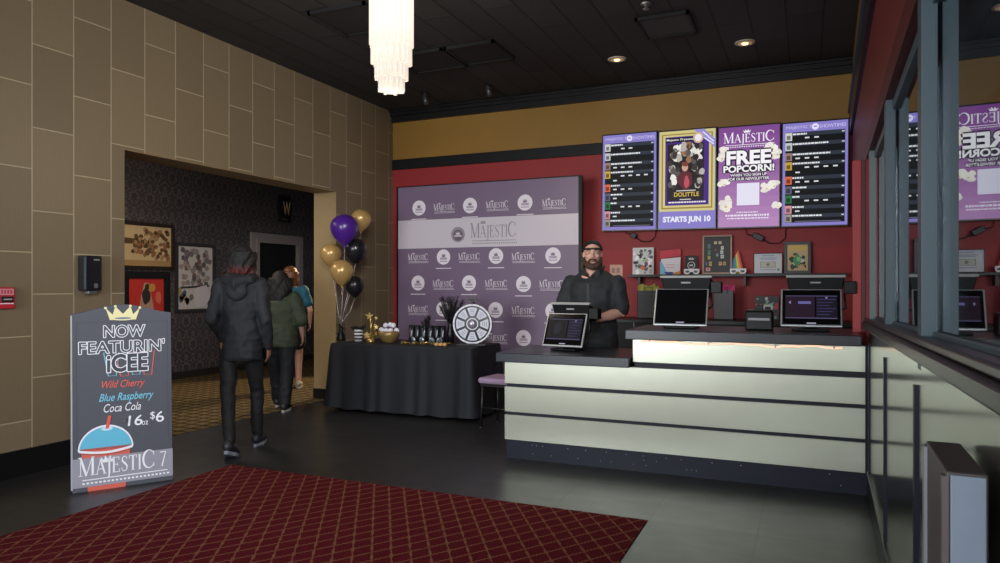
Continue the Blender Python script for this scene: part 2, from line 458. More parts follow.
# corridor beyond the opening
XC = -8.73
struct(MB().box(XC - .1, 1.5, 0, XC, 13.2, 3.3).build('wall_corridor', damask_mat()))
struct(MB().box(XC, 13.1, 0, -5.65, 13.2, 3.3).build('wall_end', P('dark_plaster', (60, 52, 46), .7)))
struct(MB().box(XC, 1.5, 0, -5.65, 1.6, 3.3).build('wall_near', P('dark_plaster_near', (50, 46, 44), .7)))
struct(MB().box(XC, 1.5, 3.2, -5.65, 13.2, 3.3).build('ceiling_corridor', M_black))
bc = MB().box(XC, 1.6, 0, XC + .02, 9.25, .10).box(XC, 10.7, 0, XC + .02, 13.1, .10)
struct(bc.build('baseboard_corridor', P('dark_baseboard', (44, 38, 36), .4)))
# restroom door opening: dark panel with a moulded grey frame
a = at(250.5, 232, X=XC + .02); b = at(302, 240, X=XC + .02)
dY0, dY1, dZ = a.y, b.y, a.z
d1 = thing('door_1', 'dark open restroom doorway', 'door', (XC, 0, 0)); del d1['label'], d1['category']; struct(d1)
fr = MB()
for w, dep, o in ((.10, .05, 0), (.07, .075, .10)):
    fr.box(0, dY0 + o, 0, dep, dY0 + o + w, dZ - o - w).box(0, dY1 - o - w, 0, dep, dY1 - o, dZ - o - w).box(0, dY0 + o, dZ - o - w, dep, dY1 - o, dZ - o)
fr.build('door_frame', P('grey_painted_frame', (150, 140, 138), .4), d1, bevel=.006)
MB().box(0, dY0 + .17, 0, .012, dY1 - .17, dZ - .17).build('doorway_darkness', P('black_doorway', (6, 6, 7), .9), d1)  # black sheet standing in for the darkness inside the open doorway

# ------------------------------------------------------------------ right wall (slightly skewed), local frame: x = out of wall, y = along wall
def rw(o): o.location = (RX, 0, 0); o.rotation_euler = (0, 0, RROT); return struct(o)
RK = .024
def rake(mb, x0, y0, z0, x1, y1, z1, mi=0):
    za = lambda y, z: z + (5.3 - y) * RK
    return mb._add([(x0, y0, za(y0, z0)), (x1, y0, za(y0, z0)), (x0, y1, za(y1, z0)), (x1, y1, za(y1, z0)), (x0, y0, za(y0, z1)), (x1, y0, za(y0, z1)), (x0, y1, za(y1, z1)), (x1, y1, za(y1, z1))],
                   [(0, 2, 3, 1), (4, 5, 7, 6), (0, 1, 5, 4), (2, 6, 7, 3), (0, 4, 6, 2), (1, 3, 7, 5)], mi, False)
p = MB(); p._add([(.004, -3, 0), (.12, -3, 0), (.004, 5.27, 0), (.12, 5.27, 0), (.004, -3, 1.12 + 8.3 * RK), (.12, -3, 1.12 + 8.3 * RK), (.004, 5.27, 1.12), (.12, 5.27, 1.12)], [(0, 2, 3, 1), (4, 5, 7, 6), (0, 1, 5, 4), (2, 6, 7, 3), (0, 4, 6, 2), (1, 3, 7, 5)], 0, False)
rw(p.build('wall_right', P('brushed_grey_green_metal', (160, 166, 152), .17, 1.0, var=.04, scale=8, aniso=.5)))
p = MB()
for yy in (5.20, 3.86, 2.57, 1.30): p.box(-.006, yy - .02, .0, .006, yy + .02, 1.06 + (5.3 - yy) * RK - .04)
rw(p.build('trim_4', M_kick))
p = MB(); p.box(-.012, -3, 0, .006, 5.28, .17); rw(p.build('baseboard_right', M_base, bevel=.004))
p = MB(); rake(p, -.035, -3, 1.115, .14, 5.62, 1.155); rake(p, -.015, -3, 1.155, .14, 5.62, 1.18); rw(p.build('trim_5', P('dark_bronze_sill', (26, 23, 25), .35), bevel=.006))
# header and bands above the windows
p = MB()
p.box(0, -3, 2.30, .16, 8.45, 2.42, 0).box(0, -3, 2.42, .16, 8.45, 3.02, 1).box(-.03, -3, 3.02, .16, 8.45, 3.25, 2).box(-.045, -3, 3.25, .16, 8.45, 3.30, 3).box(0, -3, 3.30, .16, 8.45, ZC, 4)
p.box(.0, 5.62, 0, .16, 8.45, 2.30, 5)
rw(p.build('wall_right_upper', [M_reddk, P('brown_red_paint', (112, 34, 32), .5), P('navy_black_band', (30, 32, 40), .4), M_slate, M_gold, M_red]))
p = MB(); p.box(-.085, 5.63, 1.07, -.03, 5.70, 2.30, 0).box(-.03, 5.63, 1.07, 0, 5.70, 2.30, 1)
rw(p.build('trim_6', [M_redb, M_reddk], bevel=.003))
# windows: panes between slate posts
PANE = math.radians(-.32)
ys = [-.2, 1.25, 2.5, 3.9, 5.3]
for k in range(4):
    w = bpy.data.objects.new('window_%d' % (4 - k), None); COL.objects.link(w); rw(w)
    y0, y1 = ys[k], ys[k + 1]
    z1 = 2.30
    MB().box(-.003, -(y1 - y0) / 2, 1.17, .003, (y1 - y0) / 2, z1).build('pane', M_glass, w, loc=(.052, (y0 + y1) / 2, 0), rot=(0, 0, PANE))
    f = MB()
    f.box(.034, y0, z1 - .05, .10, y1, z1, 0); rake(f, .034, y0, 1.175, .0475, y1 - .035, 1.195)
    f.build('window_frame', M_slate, w, bevel=.003)
    f = MB(); f.box(.004, y1 - .035, 1.14, .047, y1 + .06, z1 - .0, 0).box(.042, y1 - .040, 1.14, .047, y1 - .035, z1, 0)
    f.build('window_post', M_slate2 if k == 3 else M_slate, w, bevel=.004)
# upper clear light of the near bays is the same wall; brick beyond the glass
struct(MB().box(1.9, -1, 0, 2.0, 12, 3.6).build('wall_outside', brick_mat()))
struct(MB().box(.45, -1, -.12, 2.0, 12, -.02).build('floor_outside', P('outside_paving', (90, 88, 86), .8)))
# ================================================================== carpet, counter, chandelier and ceiling fittings
M_carpet = lattice('dark_red_carpet', lin((104, 22, 32)), lin((80, 14, 24)), lin((140, 92, 70)), .1195, .1826, .055)
tag(MB().box(-4.12, -2.6, .0, -.875, 4.19, .006).build('entrance_carpet', M_carpet), 'dark red entrance carpet with a tan diamond lattice on the charcoal floor', 'carpet')

# ---- chandelier
cx, cy, _ = at(391.5, 93, Y=4.7)
ch = thing('chandelier', 'lit tiered white glass tube chandelier hanging from the black ceiling', 'ceiling light', (cx, cy, ZC))
def glow_mat():
    m, nt, b = newmat('glowing_frosted_glass'); n = N(nt)
    b.inputs['Base Color'].default_value = (.25, .24, .22, 1); b.inputs['Roughness'].default_value = .3
    x, y, z = n.xyz()
    k = n.math('ADD', n.math('MULTIPLY', n.math('SUBTRACT', z, 2.9), .9), .52)
    nt.links.new(k, b.inputs['Emission Strength']); b.inputs['Emission Color'].default_value = (1, .84, .70, 1); return m
M_glow = glow_mat()
zb = at(391.5, 92, Y=cy).z - ZC
def tier(rr, z0, z1, n, name, ro):
    mb = MB()
    for k in range(n):
        a = 2 * PI * k / n
        mb.cyl((rr * math.cos(a), rr * math.sin(a), z0 + (.008 if k % 2 else 0)), (rr * math.cos(a), rr * math.sin(a), z1), ro, ro, 8)
    mb.lathe([(rr - ro * .2, z0 + .01), (rr - ro * .2, z1)], seg=24)
    mb.build(name, M_glow, ch)
u = 1 / F * (-at(391.5, 50, Y=cy).x * SY + cy * CY)          # metres per pixel at the chandelier
zt = lambda py: at(391.5, py, Y=cy).z - ZC
tier(20.0 * u, zt(47), -.16, 22, 'glass_tier', 2.2 * u)
tier(18.6 * u, zt(65), zt(40), 20, 'glass_tier', 2.1 * u)
tier(15.0 * u, zt(80), zt(58), 18, 'glass_tier', 2.0 * u)
tier(11.5 * u, zt(92), zt(72), 14, 'glass_tier', 1.9 * u)
MB().lathe([(0.001, zt(94)), (9 * u, zt(92)), (10 * u, zt(86)), (.001, zt(85))]).build('bottom_finial', M_glow, ch)
MB().lathe([(.06, -.16), (.165, -.16), (.17, -.12), (.08, -.05), (.09, 0), (.001, 0)]).build('ceiling_canopy', M_chrome, ch)

# ---- black panels and lights in the ceiling
M_vent = P('black_vent_panel', (14, 13, 15), .8)
M_vent2 = P('grey_black_vent_panel', (40, 41, 44), .6)
for x0, y0, x1, y1, lab, mt in ((-4.06, 5.02, -3.46, 5.62, 'black square ceiling panel partly behind the chandelier', M_vent), (-4.06, 6.32, -3.42, 6.92, 'black square ceiling panel just right of the chandelier, next to its twin', M_vent),
                        (-3.39, 6.32, -2.84, 6.88, 'black square ceiling panel right of its twin, farther from the chandelier', M_vent), (-1.44, 6.33, -.96, 6.87, 'dark grey square ceiling panel between the two downlights', M_vent2)):
    t = thing('ceiling_panel', lab, 'ceiling panel', ((x0 + x1) / 2, (y0 + y1) / 2, ZC), group='square ceiling panels')
    hx, hy = (x1 - x0) / 2, (y1 - y0) / 2
    f = MB(); f.box(-hx, -hy, -.03, hx, -hy + .025, 0).box(-hx, hy - .025, -.03, hx, hy, 0).box(-hx, -hy, -.03, -hx + .025, hy, 0).box(hx - .025, -hy, -.03, hx, hy, 0)
    f.build('frame', M_vent, t); MB().box(-hx + .025, -hy + .025, -.02, hx - .025, hy - .025, -.004).build('panel', mt, t)
M_lamp = P('warm_lamp', (255, 214, 160), .4, emit=2.2)
for px, py, lab in ((617, 59, 'lit recessed downlight above the showtimes screens, left of the pair'), (745, 42.5, 'lit recessed downlight above the popcorn offer, right of the pair')):
    q = at(px, py, Z=ZC)
    t = thing('downlight', lab, 'ceiling light', (q.x, q.y, ZC), group='recessed downlights')
    MB().lathe([(.062, -.004), (.075, -.012), (.098, -.006), (.1, 0)], seg=24, cap=False).build('trim_ring', P('white_trim_ring', (190, 178, 160), .4), t)
    MB().lathe([(.001, .0), (.072, -.002), (.072, -.008), (.001, -.0085)], seg=24).build('reflector', P('gold_reflector', (190, 150, 100), .3, .3, emit=.45), t)
    MB().ell((.0, 0, -.012), (.034, .034, .012)).build('bulb', M_lamp, t)
q = at(646, 3, Z=ZC)
t = thing('fire_sprinkler', 'small chrome sprinkler head on the black ceiling near the top edge', 'sprinkler', (q.x, q.y, ZC))
MB().lathe([(.001, 0), (.045, 0), (.05, -.01), (.016, -.016), (.014, -.04), (.001, -.04)]).build('escutcheon', M_steel, t); MB().lathe([(.001, -.05), (.028, -.05), (.03, -.054), (.001, -.055)]).cyl((.012, 0, -.04), (.02, 0, -.052), .003).cyl((-.012, 0, -.04), (-.02, 0, -.052), .003).build('deflector', M_steel, t)
for px, py, lab in ((425, 97, 'small black ceiling spotlight nearest the tiled wall, above the backdrop'), (488, 88, 'small black ceiling spotlight right of its twin, above the backdrop')):
    q = at(px, py, Y=7.75)
    t = thing('ceiling_spotlight', lab, 'spotlight', (q.x, q.y, ZC), group='small ceiling spotlights')
    MB().lathe([(.001, 0), (.05, 0), (.05, -.02), (.001, -.02)]).build('mount', M_blk2, t)
    z = q.z - ZC
    MB().cyl((0, 0, -.02), (0, 0, z + .02), .010).build('stem', M_blk2, t)
    MB().cyl((-.01, 0, z + .05), (.03, -.02, z - .10), .028, .03).build('lamp_head', P('grey_black_lamp', (58, 58, 62), .35), t)

# ---- service counter
ct = thing('service_counter', 'long brushed metal concession counter with dark grooves and navy kick plate', 'counter', (0, 5.28, 0))
x0, x1, xm = -2.27, .362, -1.215
body = MB().box(x0 + .015, .012, .0, x1, .70, .785).box(xm + .012, .012, .785, x1, .70, .998)
body.build('carcass', M_kick, ct)
for z0, z1, xa in ((.15, .352, x0), (.377, .58, x0), (.607, .785, x0), (.825, .998, xm)):
    MB().box(xa, 0, z0, x1, .014, z1).build('front_panel', M_panel, ct, bevel=.002)
    MB().box(xa, .014, z0, xa + .014, .69, z1).build('end_panel', M_panel, ct, bevel=.002)
MB().box(x0 + .015, .004, 0, x1, .03, .148).build('kick_plate', M_kick, ct)
sp = MB()
for k in range(26):
    xx_ = random.uniform(x0 + .1, x1 - .1); zz_ = random.choice((.05, .09, .12)); sp.ell((xx_, .003, zz_), (.004, .002, .004), seg=6, rings=4)
sp.build('screw_heads', M_steel, ct)['kind'] = 'stuff'
MB().box(x1 - .012, -.012, .1, x1 + .012, .0, 1.0).build('corner_strip', M_kick, ct)
lw = MB().prism([(x0 - .045, .787), (xm - .01, .787), (xm - .01, .862), (x0 - .045, .862)], 5.2, 6.02).build('low_worktop', M_granite, bevel=.006)
tag(lw, 'lower dark granite worktop under the left register', 'worktop')
hw = MB().box(xm - .04, 5.2, 1.0, .325, 6.0, 1.072).build('high_worktop', M_granite, bevel=.006)
tag(hw, 'raised dark granite worktop carrying two registers', 'worktop')
M_led = P('warm_led', (255, 206, 176), .4, emit=.85)
pts = [(at(641 + k * 8.4, 344, Y=5.235).x, 5.245, .984 + .006 * math.sin(k * .7) + .004 * math.sin(k * 1.9)) for k in range(25)]
t = thing('light_strip', 'wavy warm glowing light strip under the raised worktop', 'light strip', (0, 0, 0))
MB().tube(pts, .007, 8).build('glowing_tube', M_led, t)
for k in (1, 8, 16, 23): MB().box(pts[k][0] - .006, 5.238, pts[k][2] - .004, pts[k][0] + .006, 5.252, .9995).build('clip', M_steel, t)
# back counter along the red wall
bk = thing('back_counter', 'black counter along the red wall behind the registers', 'counter', (0, 7.75, 0))
MB().box(-2.1, .03, .1, .40, .63, .99).build('cabinet', M_black, bk); MB().box(-2.1, .06, 0, .40, .6, .1).build('plinth', M_base, bk)
MB().box(-2.13, 0, .99, .41, .64, 1.03).build('top', M_blk2, bk, bevel=.004)

# ---- backdrop banner
XB0, XB1 = at(397.5, 188, Y=7.95).x, at(579.5, 180, Y=7.95).x
ZB1 = at(397.5, 188, Y=7.95).z
WB = XB1 - XB0; xc = (XB0 + XB1) / 2
bd = thing('backdrop_banner', 'wide purple fabric backdrop printed with repeating white logos', 'banner', (xc, 7.95, 0))
PUR = (118, 99, 124); WHT = (232, 222, 232)
MB().box(-WB / 2, 0, .06, WB / 2, .012, ZB1).build('fabric_panel', P('purple_stretch_fabric', PUR, .42, var=.05, scale=4), bd)
f = MB(); fx = WB / 2
for sx in (-1, 1): f.box(sx * fx - .012, -.004, .02, sx * fx + (.028 if sx > 0 else .012), .05, ZB1 + .01)
f.box(-fx, -.002, ZB1, fx, .05, ZB1 + .014).box(-fx, .0, .03, fx, .05, .06); f.build('edge_frame', M_black, bd)
for sx in (-1, 1): MB().box(sx * .9 - .03, -.18, 0, sx * .9 + .03, .25, .025).build('foot', M_black, bd)
g = G(rough=.45)
lx = lambda px, py: at(px, py, Y=7.948).x - xc
lz = lambda px, py: at(px, py, Y=7.948).z
g.rect(-WB / 2 + .006, lz(397, 249), WB / 2 - .006, lz(397, 221), (206, 196, 206), 1)
def roundel(px, py):
    x, z = lx(px, py), lz(px, py)
    g.disc(x, z, .098, WHT, 2); g.poly(crown_poly(x, z + .0, .06, .05), PUR, 3); g.rect(x - .05, z - .035, x + .05, z - .005, (176, 160, 180), 3)
    g.line([(x - .055, z - .055), (x + .055, z - .055)], .010, (150, 128, 158), 3)
    g.line([(x - .11, z - .145), (x + .11, z - .145)], .010, WHT, 2)
def wordmark(px, py): g.logo(lx(px, py), lz(px, py), .30, .068, WHT, 2)
for px, py in ((419, 208), (470, 205.5), (525, 202.5), (443.5, 257), (496, 256), (553, 255.5), (418, 283), (469, 283), (523.5, 284), (443, 309), (495.5, 310), (553, 311), (418, 335), (469, 337), (523.5, 338)): roundel(px, py)
for px, py in ((444, 207.5), (497, 205), (554, 203), (418, 257.5), (469, 257), (523, 257), (443, 284), (496, 284), (551, 284.5), (418, 309.5), (469, 310), (523, 311), (443, 335), (496, 338)): wordmark(px, py)
x, z = lx(458, 234.5), lz(458, 234.5)
g.disc(x, z, .098, (150, 138, 150), 2); g.disc(x, z - .01, .07, (104, 88, 104), 3); g.poly(crown_poly(x, z - .005, .07, .05), (206, 196, 206), 4); g.rect(x - .055, z - .03, x + .055, z - .008, (196, 186, 196), 4)
g.logo(lx(493, 232), lz(493, 231), .62, .15, (150, 138, 152), 2, crown=True)
g.build('printed_logos', bd, (0, -.001, 0))

# ---- A-frame sign
sg = thing('sandwich_board', 'grey chalkboard A-frame sign advertising frozen drinks by the tiled wall', 'sign', (-4.375, 3.45, 0), math.radians(58))
M_chalk = P('chalkboard_grey', (78, 80, 90), .6, var=.06); M_edge = P('light_board_edge', (170, 172, 180), .5)
LEAN = .06
def sx(px, py): return (px - (123.3 - (py - 400) * .004)) * .00625
def sz(py): return CH - (py - 286) * .00695
def board(side):
    arch = [(-.31, 0.0), (.31, 0.0), (.31, sz(313.5))] + [(.31 * math.cos(a) * 1.0 if 0 else .31 - .62 * i / 16, sz(313.5) + .062 * math.sin(PI * min(1, max(0, (i / 16)))) ** 1.6) for i, a in ((i, 0) for i in range(1, 16))] + [(-.31, sz(313.5))]
    mb = MB(); mb.prism(arch, 0, .02, 0)
    return mb
fp = board(0).build('front_board', M_chalk, sg, loc=(0, -.0, 0), rot=(-LEAN, 0, 0), bevel=.002)
MB().box(-.318, -.004, .02, -.309, .024, 1.20).build('edge_strip', M_edge, fp)
bp = board(1).build('back_board', M_chalk, sg, loc=(0, .22, 0), rot=(LEAN * 1.1, 0, 0), bevel=.002)
MB().box(-.012, .005, .45, .012, .19, .465).build('hinge_stay', M_steel, sg)
g = G()
W_ = (235, 236, 244); RED = (222, 96, 84); BLU = (120, 196, 222)
g.rect(-.285, sz(444), -.283, sz(322), (58, 60, 68)); g.rect(.283, sz(444), .285, sz(322), (58, 60, 68)); g.rect(-.285, sz(322) - .002, .285, sz(322), (58, 60, 68))
cp = [(-.5, .86), (-.38, 0), (.38, 0), (.5, .86), (.30, .38), (.22, .98), (0, .42), (-.22, .98), (-.30, .38)]
g.poly([(sx(123.5, 312) + a * .215, sz(320) + b * .098) for a, b in cp], (232, 224, 170), 2)
for a, b in ((-.5, .86), (.5, .86), (.22, .98), (-.22, .98)): g.disc(sx(123.5, 312) + a * .215, sz(320) + b * .098, .009, (232, 224, 170), 2)
g.disc(sx(123.5, 319), sz(319.5) + .004, .072, (232, 224, 170), 3, .012); g.disc(sx(123.5, 319), sz(319) + .004, .052, (120, 130, 150), 4, .007)
g.text('NOW', sx(125, 331), sz(331.5), 42 * .00625, 12.5 * .00695, W_, 2, bold=.03, outline=.0052)
g.text("FEATURIN'", sx(123, 347), sz(347), 86 * .00625, 13 * .00695, W_, 2, bold=.03, outline=.0052)
for k, (cl) in enumerate((BLU, RED, BLU, RED)):
    cx0 = sx(104 + k * 12, 352); wv = 15 * .00625
    g.line([(cx0, sz(352.5)), (cx0 + .028, sz(376 + (k % 2))), (cx0 + wv - .018, sz(376 + (k % 2))), (cx0 + wv, sz(352.5))], .006, cl, 1)
g.text('iCEE', sx(127.5, 364), sz(363.5), 42 * .00625, 19 * .00695, (60, 62, 72), 2, bold=.05)
g.text('iCEE', sx(127.5, 364), sz(363.5), 42 * .00625, 19 * .00695, W_, 3, bold=.05, outline=.006)
g.text('Wild Cherry', sx(123.5, 385), sz(385.5), 43 * .00625, 9.5 * .00695, RED, 2, bold=.008, shear=.35)
g.text('Blue Raspberry', sx(126.5, 398), sz(398.5), 55 * .00625, 10 * .00695, BLU, 2, bold=.008, shear=.35)
g.text('Coca Cola', sx(122, 408), sz(408), 37 * .00625, 8.2 * .00695, W_, 2, bold=.0, shear=.3)
g.text('16', sx(134.5, 422), sz(422.5), 15 * .00625, 10.5 * .00695, W_, 2, bold=.008, shear=.1); g.text('oz', sx(144.5, 426), sz(426), 6.5 * .00625, 4 * .00695, W_, 2)
g.text('$', sx(152.5, 419), sz(419.5), 5 * .00625, 8.5 * .00695, W_, 2); g.text('6', sx(160, 421), sz(421), 8.5 * .00625, 11 * .00695, W_, 2, bold=.008)
# cup
dome = arc(sx(105.5, 440), sz(448), 25.5 * .00625, 22 * .00695, 0, 180, 20)
g.poly([(a, b) for a, b in arc(sx(105.5, 440), sz(448), 27 * .00625, 23.8 * .00695, 0, 180, 20)], W_, 1)
g.poly(dome, (98, 184, 216), 2)
g.poly([(sx(81, 448), sz(446)), (sx(130, 448), sz(446)), (sx(124, 489), sz(488)), (sx(88, 489), sz(488))], (214, 98, 84), 2)
g.line([(sx(79.5 + k * 2.6, 448), sz(448 + 3.2 * math.sin(PI * k / 20))) for k in range(21)], .016, W_, 3)
for k in range(0, 20): g.rect(sx(80.5 + k * 2.6, 450), sz(450.6 + 3.0 * math.sin(PI * k / 20)), sx(81.6 + k * 2.6, 450), sz(449.6 + 3.0 * math.sin(PI * k / 20)), (60, 62, 72), 4)
g.disc(sx(106.5, 428), sz(428), .035, (200, 226, 238), 3, .014); g.poly([(sx(105, 428), sz(428)), (sx(108.2, 428), sz(428)), (sx(111, 416), sz(415.5)), (sx(107.6, 416), sz(415.5))], (226, 88, 72), 4)
g.rect(-.311, sz(483), .311, sz(455), (150, 148, 162), 5)
g.logo(sx(123, 466), sz(464.5), 88 * .00625, 15 * .00695, (238, 238, 246), 6, crown=False, word='MAJESTIC 7')
g.poly(crown_poly(sx(107, 460), sz(461), .085, .05), (238, 238, 246), 6)
g.build('painted_front', fp, (0, -.002, 0))
# ================================================================== table with black cloth and the things on it
TZ = .755
tb = thing('folding_table', 'folding table under the black tablecloth in front of the backdrop', 'table', (-4.05, 6.88, 0))
MB().box(-.83, -.33, TZ - .04, .83, .33, TZ - .008).build('table_top', M_blk2, tb)
for sx_ in (-1, 1):
    for sy_ in (-1, 1):
        MB().cyl((sx_ * .72, sy_ * .26, 0), (sx_ * .72, sy_ * .26, TZ - .04), .014).build('leg', M_blk2, tb)
def cloth():
    random.seed(3)
    x0, x1, y0, y1 = -.865, .865, -.37, .37
    per = []
    def edge(ax, ay, bx, by, n):
        for i in range(n): per.append((ax + (bx - ax) * i / n, ay + (by - ay) * i / n))
    edge(x0, y0, x1, y0, 90); edge(x1, y0, x1, y1, 30); edge(x1, y1, x0, y1, 60); edge(x0, y1, x0, y0, 30)
    n = len(per); mb = MB(); rows = []
    cxn = 0
    for j, (z, fl) in enumerate(((TZ + .004, 0), (TZ, .004), (TZ - .012, .009), (TZ - .1, .013), (TZ - .25, .02), (TZ - .42, .03), (TZ - .6, .042), (.035, .055))):
        ring = []
        for i, (x, y) in enumerate(per):
            nx = (-1 if x <= x0 + 1e-6 else 1 if x >= x1 - 1e-6 else 0); ny = (-1 if y <= y0 + 1e-6 else 1 if y >= y1 - 1e-6 else 0)
            cor = max(0, 1 - min(math.hypot(x - a, y - b) for a in (x0, x1) for b in (y0, y1)) / .16)
            wv = (.5 + .5 * math.sin(i * .55 + 1.2 * math.sin(i * .21))) * .022 * (j / 7) * (1 if j > 2 else 0)
            o = fl * .6 + wv + cor * .055 * (j / 7) ** 1.2
            if nx == 0 and ny == 0: nx, ny = 0, -1
            l = math.hypot(nx, ny) or 1
            zz = z + (.02 * cor if j == 7 else 0) + (.006 * math.sin(i * .4) if j == 7 else 0)
            ring.append(Vector((x + nx / l * o, y + ny / l * o, zz)))
        rows.append(ring)
    mb._rings(rows, 0, False)
    mb._add([Vector(p) for p in rows[0]], [tuple(range(n))], 0, False)
    return mb
M_cloth = P('black_cloth', (12, 15, 24), .75, var=.15, scale=6)
tc_ = cloth().build('tablecloth', M_cloth, loc=(-4.05, 6.88, 0)); tag(tc_, 'long black tablecloth draped over the table before the backdrop', 'tablecloth')
TT = TZ + .005
def tpos(px, Y): return (at(px, 330, Y=Y).x, Y, TT)
# --- chair
M_seat = P('lilac_seat_fabric', (150, 128, 156), .8); M_ch = P('black_chair_frame', (22, 22, 25), .4)
q = at(508, 384, Y=6.42)
cr_ = thing('padded_stool', 'low black stool with a lilac padded seat between table and counter', 'stool', (q.x, 6.42, 0), math.radians(-6))
MB().box(-.24, -.19, .44, .24, .19, .50).build('seat', M_seat, cr_, bevel=.025)
MB().box(-.22, -.17, .415, .22, .17, .442).build('seat_frame', M_ch, cr_)
for sx_ in (-1, 1):
    for sy_ in (-1, 1):
        lg = MB().tube([(sx_ * .2, sy_ * .15, .43), (sx_ * .215, sy_ * .165, 0.012)], [.014, .011]).build('leg', M_ch, cr_)
        MB().tube([(sx_ * .215, sy_ * .165, .0), (sx_ * .215, sy_ * .165, .014)], [.022, .018]).build('foot_pad', M_ch, lg)
MB().tube([(-.205, -.155, .2), (.205, -.155, .2)], .009).build('stretcher', M_ch, cr_)
# --- balloons
BAL = dict(gold=P('gold_balloon', (186, 150, 92), .28, .25), purple=P('purple_balloon', (72, 32, 128), .28), black=P('black_balloon', (28, 28, 32), .25))
root_b = Vector(tpos(341, 6.80)); RIB = []
for px, py, rp, cl, Y, lab in ((361, 220, 10.0, 'gold', 6.95, 'gold balloon, topmost of the bunch over the table'), (344.5, 229.5, 14.0, 'purple', 6.72, 'purple balloon in the bunch over the table'), (355.5, 250.8, 11.5, 'black', 6.92, 'black balloon directly below the purple balloon'),
                              (331, 255, 10.7, 'gold', 6.86, 'gold balloon leftmost in the bunch, beside the opening'), (342, 272.5, 11.7, 'gold', 6.70, 'gold balloon lowest of the three gold ones'), (354.6, 286.5, 9.6, 'black', 6.86, 'black balloon lowest in the whole bunch')):
    c = at(px, py, Y=Y); d = -c.x * SY + c.y * CY; r = rp * d / F
    t = thing('balloon', lab, 'balloon', c, group='balloon bunch')
    tilt = Matrix.Rotation(.25 * (1 if c.x > root_b.x else -1) * (-1), 3, 'Y')
    m = MB(); R = []
    prof = [(.001, -1.32), (.07, -1.30), (.12, -1.27), (.04, -1.22), (.16, -1.12), (.42, -.92), (.70, -.64), (.90, -.28), (1.0, .08), (.97, .38), (.84, .68), (.58, .92), (.28, 1.05), (.001, 1.09)]
    m.lathe([(a * r, b * r) for a, b in prof], seg=28)
    m.build('skin', BAL[cl], t)
    RIB.append((c + Vector((0, 0, -1.27 * r)) - root_b, Vector((0, 0, .17))))
M_tin = P('black_tinsel', (20, 20, 22), .3, .3); M_gt = P('gold_tinsel', (214, 184, 110), .25, .8); M_sil = P('silver_sequin', (216, 214, 216), .2, .8)
t = thing('balloon_weight', 'black tinsel cone holding the balloon ribbons on the table corner', 'balloon weight', root_b)
random.seed(5)
MB().lathe([(.001, 0), (.055, 0), (.05, .03), (.018, .14), (.001, .2)], seg=12).build('cone', M_tin, t)
for s0, s1 in RIB: MB().tube([s0, s0.lerp(s1, .4) + Vector((.015, 0, -.02)), s0.lerp(s1, .75) + Vector((-.01, .005, 0)), s1], .0026, 6).build('ribbon', P('silver_ribbon', (196, 186, 190), .3, .5), t)
m = MB()
for k in range(60):
    z = random.uniform(.01, .2); a = random.uniform(0, 2 * PI); r = .06 * (1 - z / .24); l = random.uniform(.03, .06)
    p0 = Vector((r * .6 * math.cos(a), r * .6 * math.sin(a), z)); m.tube([p0, p0 + Vector((math.cos(a) * l, math.sin(a) * l, random.uniform(-.02, .03)))], [.004, .0015], 4)
o = m.build('tinsel', M_tin, t); o['kind'] = 'stuff'
m = MB()
for k in range(9):
    z = random.uniform(.02, .27); a = random.uniform(0, 2 * PI); m.ell((.05 * math.cos(a) * (1 - z * 2.2), .05 * math.sin(a) * (1 - z * 2.2), z), .008, seg=6, rings=4)
o = m.build('sequins', M_sil, t); o['kind'] = 'stuff'
# --- striped bucket
t = thing('striped_bucket', 'black and white striped bucket of black tinsel on the table', 'bucket', tpos(358.5, 6.82))
def stripes():
    m_, nt, b = newmat('striped_card'); n = N(nt); tcn = n.add('ShaderNodeTexCoord'); sp_ = n.add('ShaderNodeSeparateXYZ'); nt.links.new(tcn.outputs['Object'], sp_.inputs[0])
    f_ = n.math('LESS_THAN', n.math('FRACT', n.math('MULTIPLY', sp_.outputs[2], 26)), .55)
    nt.links.new(n.mix(f_, lin((20, 20, 24)), lin((222, 222, 228))), b.inputs['Base Color']); b.inputs['Roughness'].default_value = .5; return m_
MB().lathe([(.001, 0), (.045, 0), (.052, .14), (.047, .14), (.042, .01), (.001, .01)]).build('bucket_wall', stripes(), t)
m = MB()
for k in range(70):
    a = random.uniform(0, 2 * PI); r = random.uniform(0, .045); l = random.uniform(.04, .08)
    p0 = Vector((r * math.cos(a), r * math.sin(a), .12)); m.tube([p0, p0 + Vector((math.cos(a) * l * .8, math.sin(a) * l * .8, l * random.uniform(.5, 1.1)))], [.005, .002], 4)
o = m.build('tinsel', M_tin, t); o['kind'] = 'stuff'
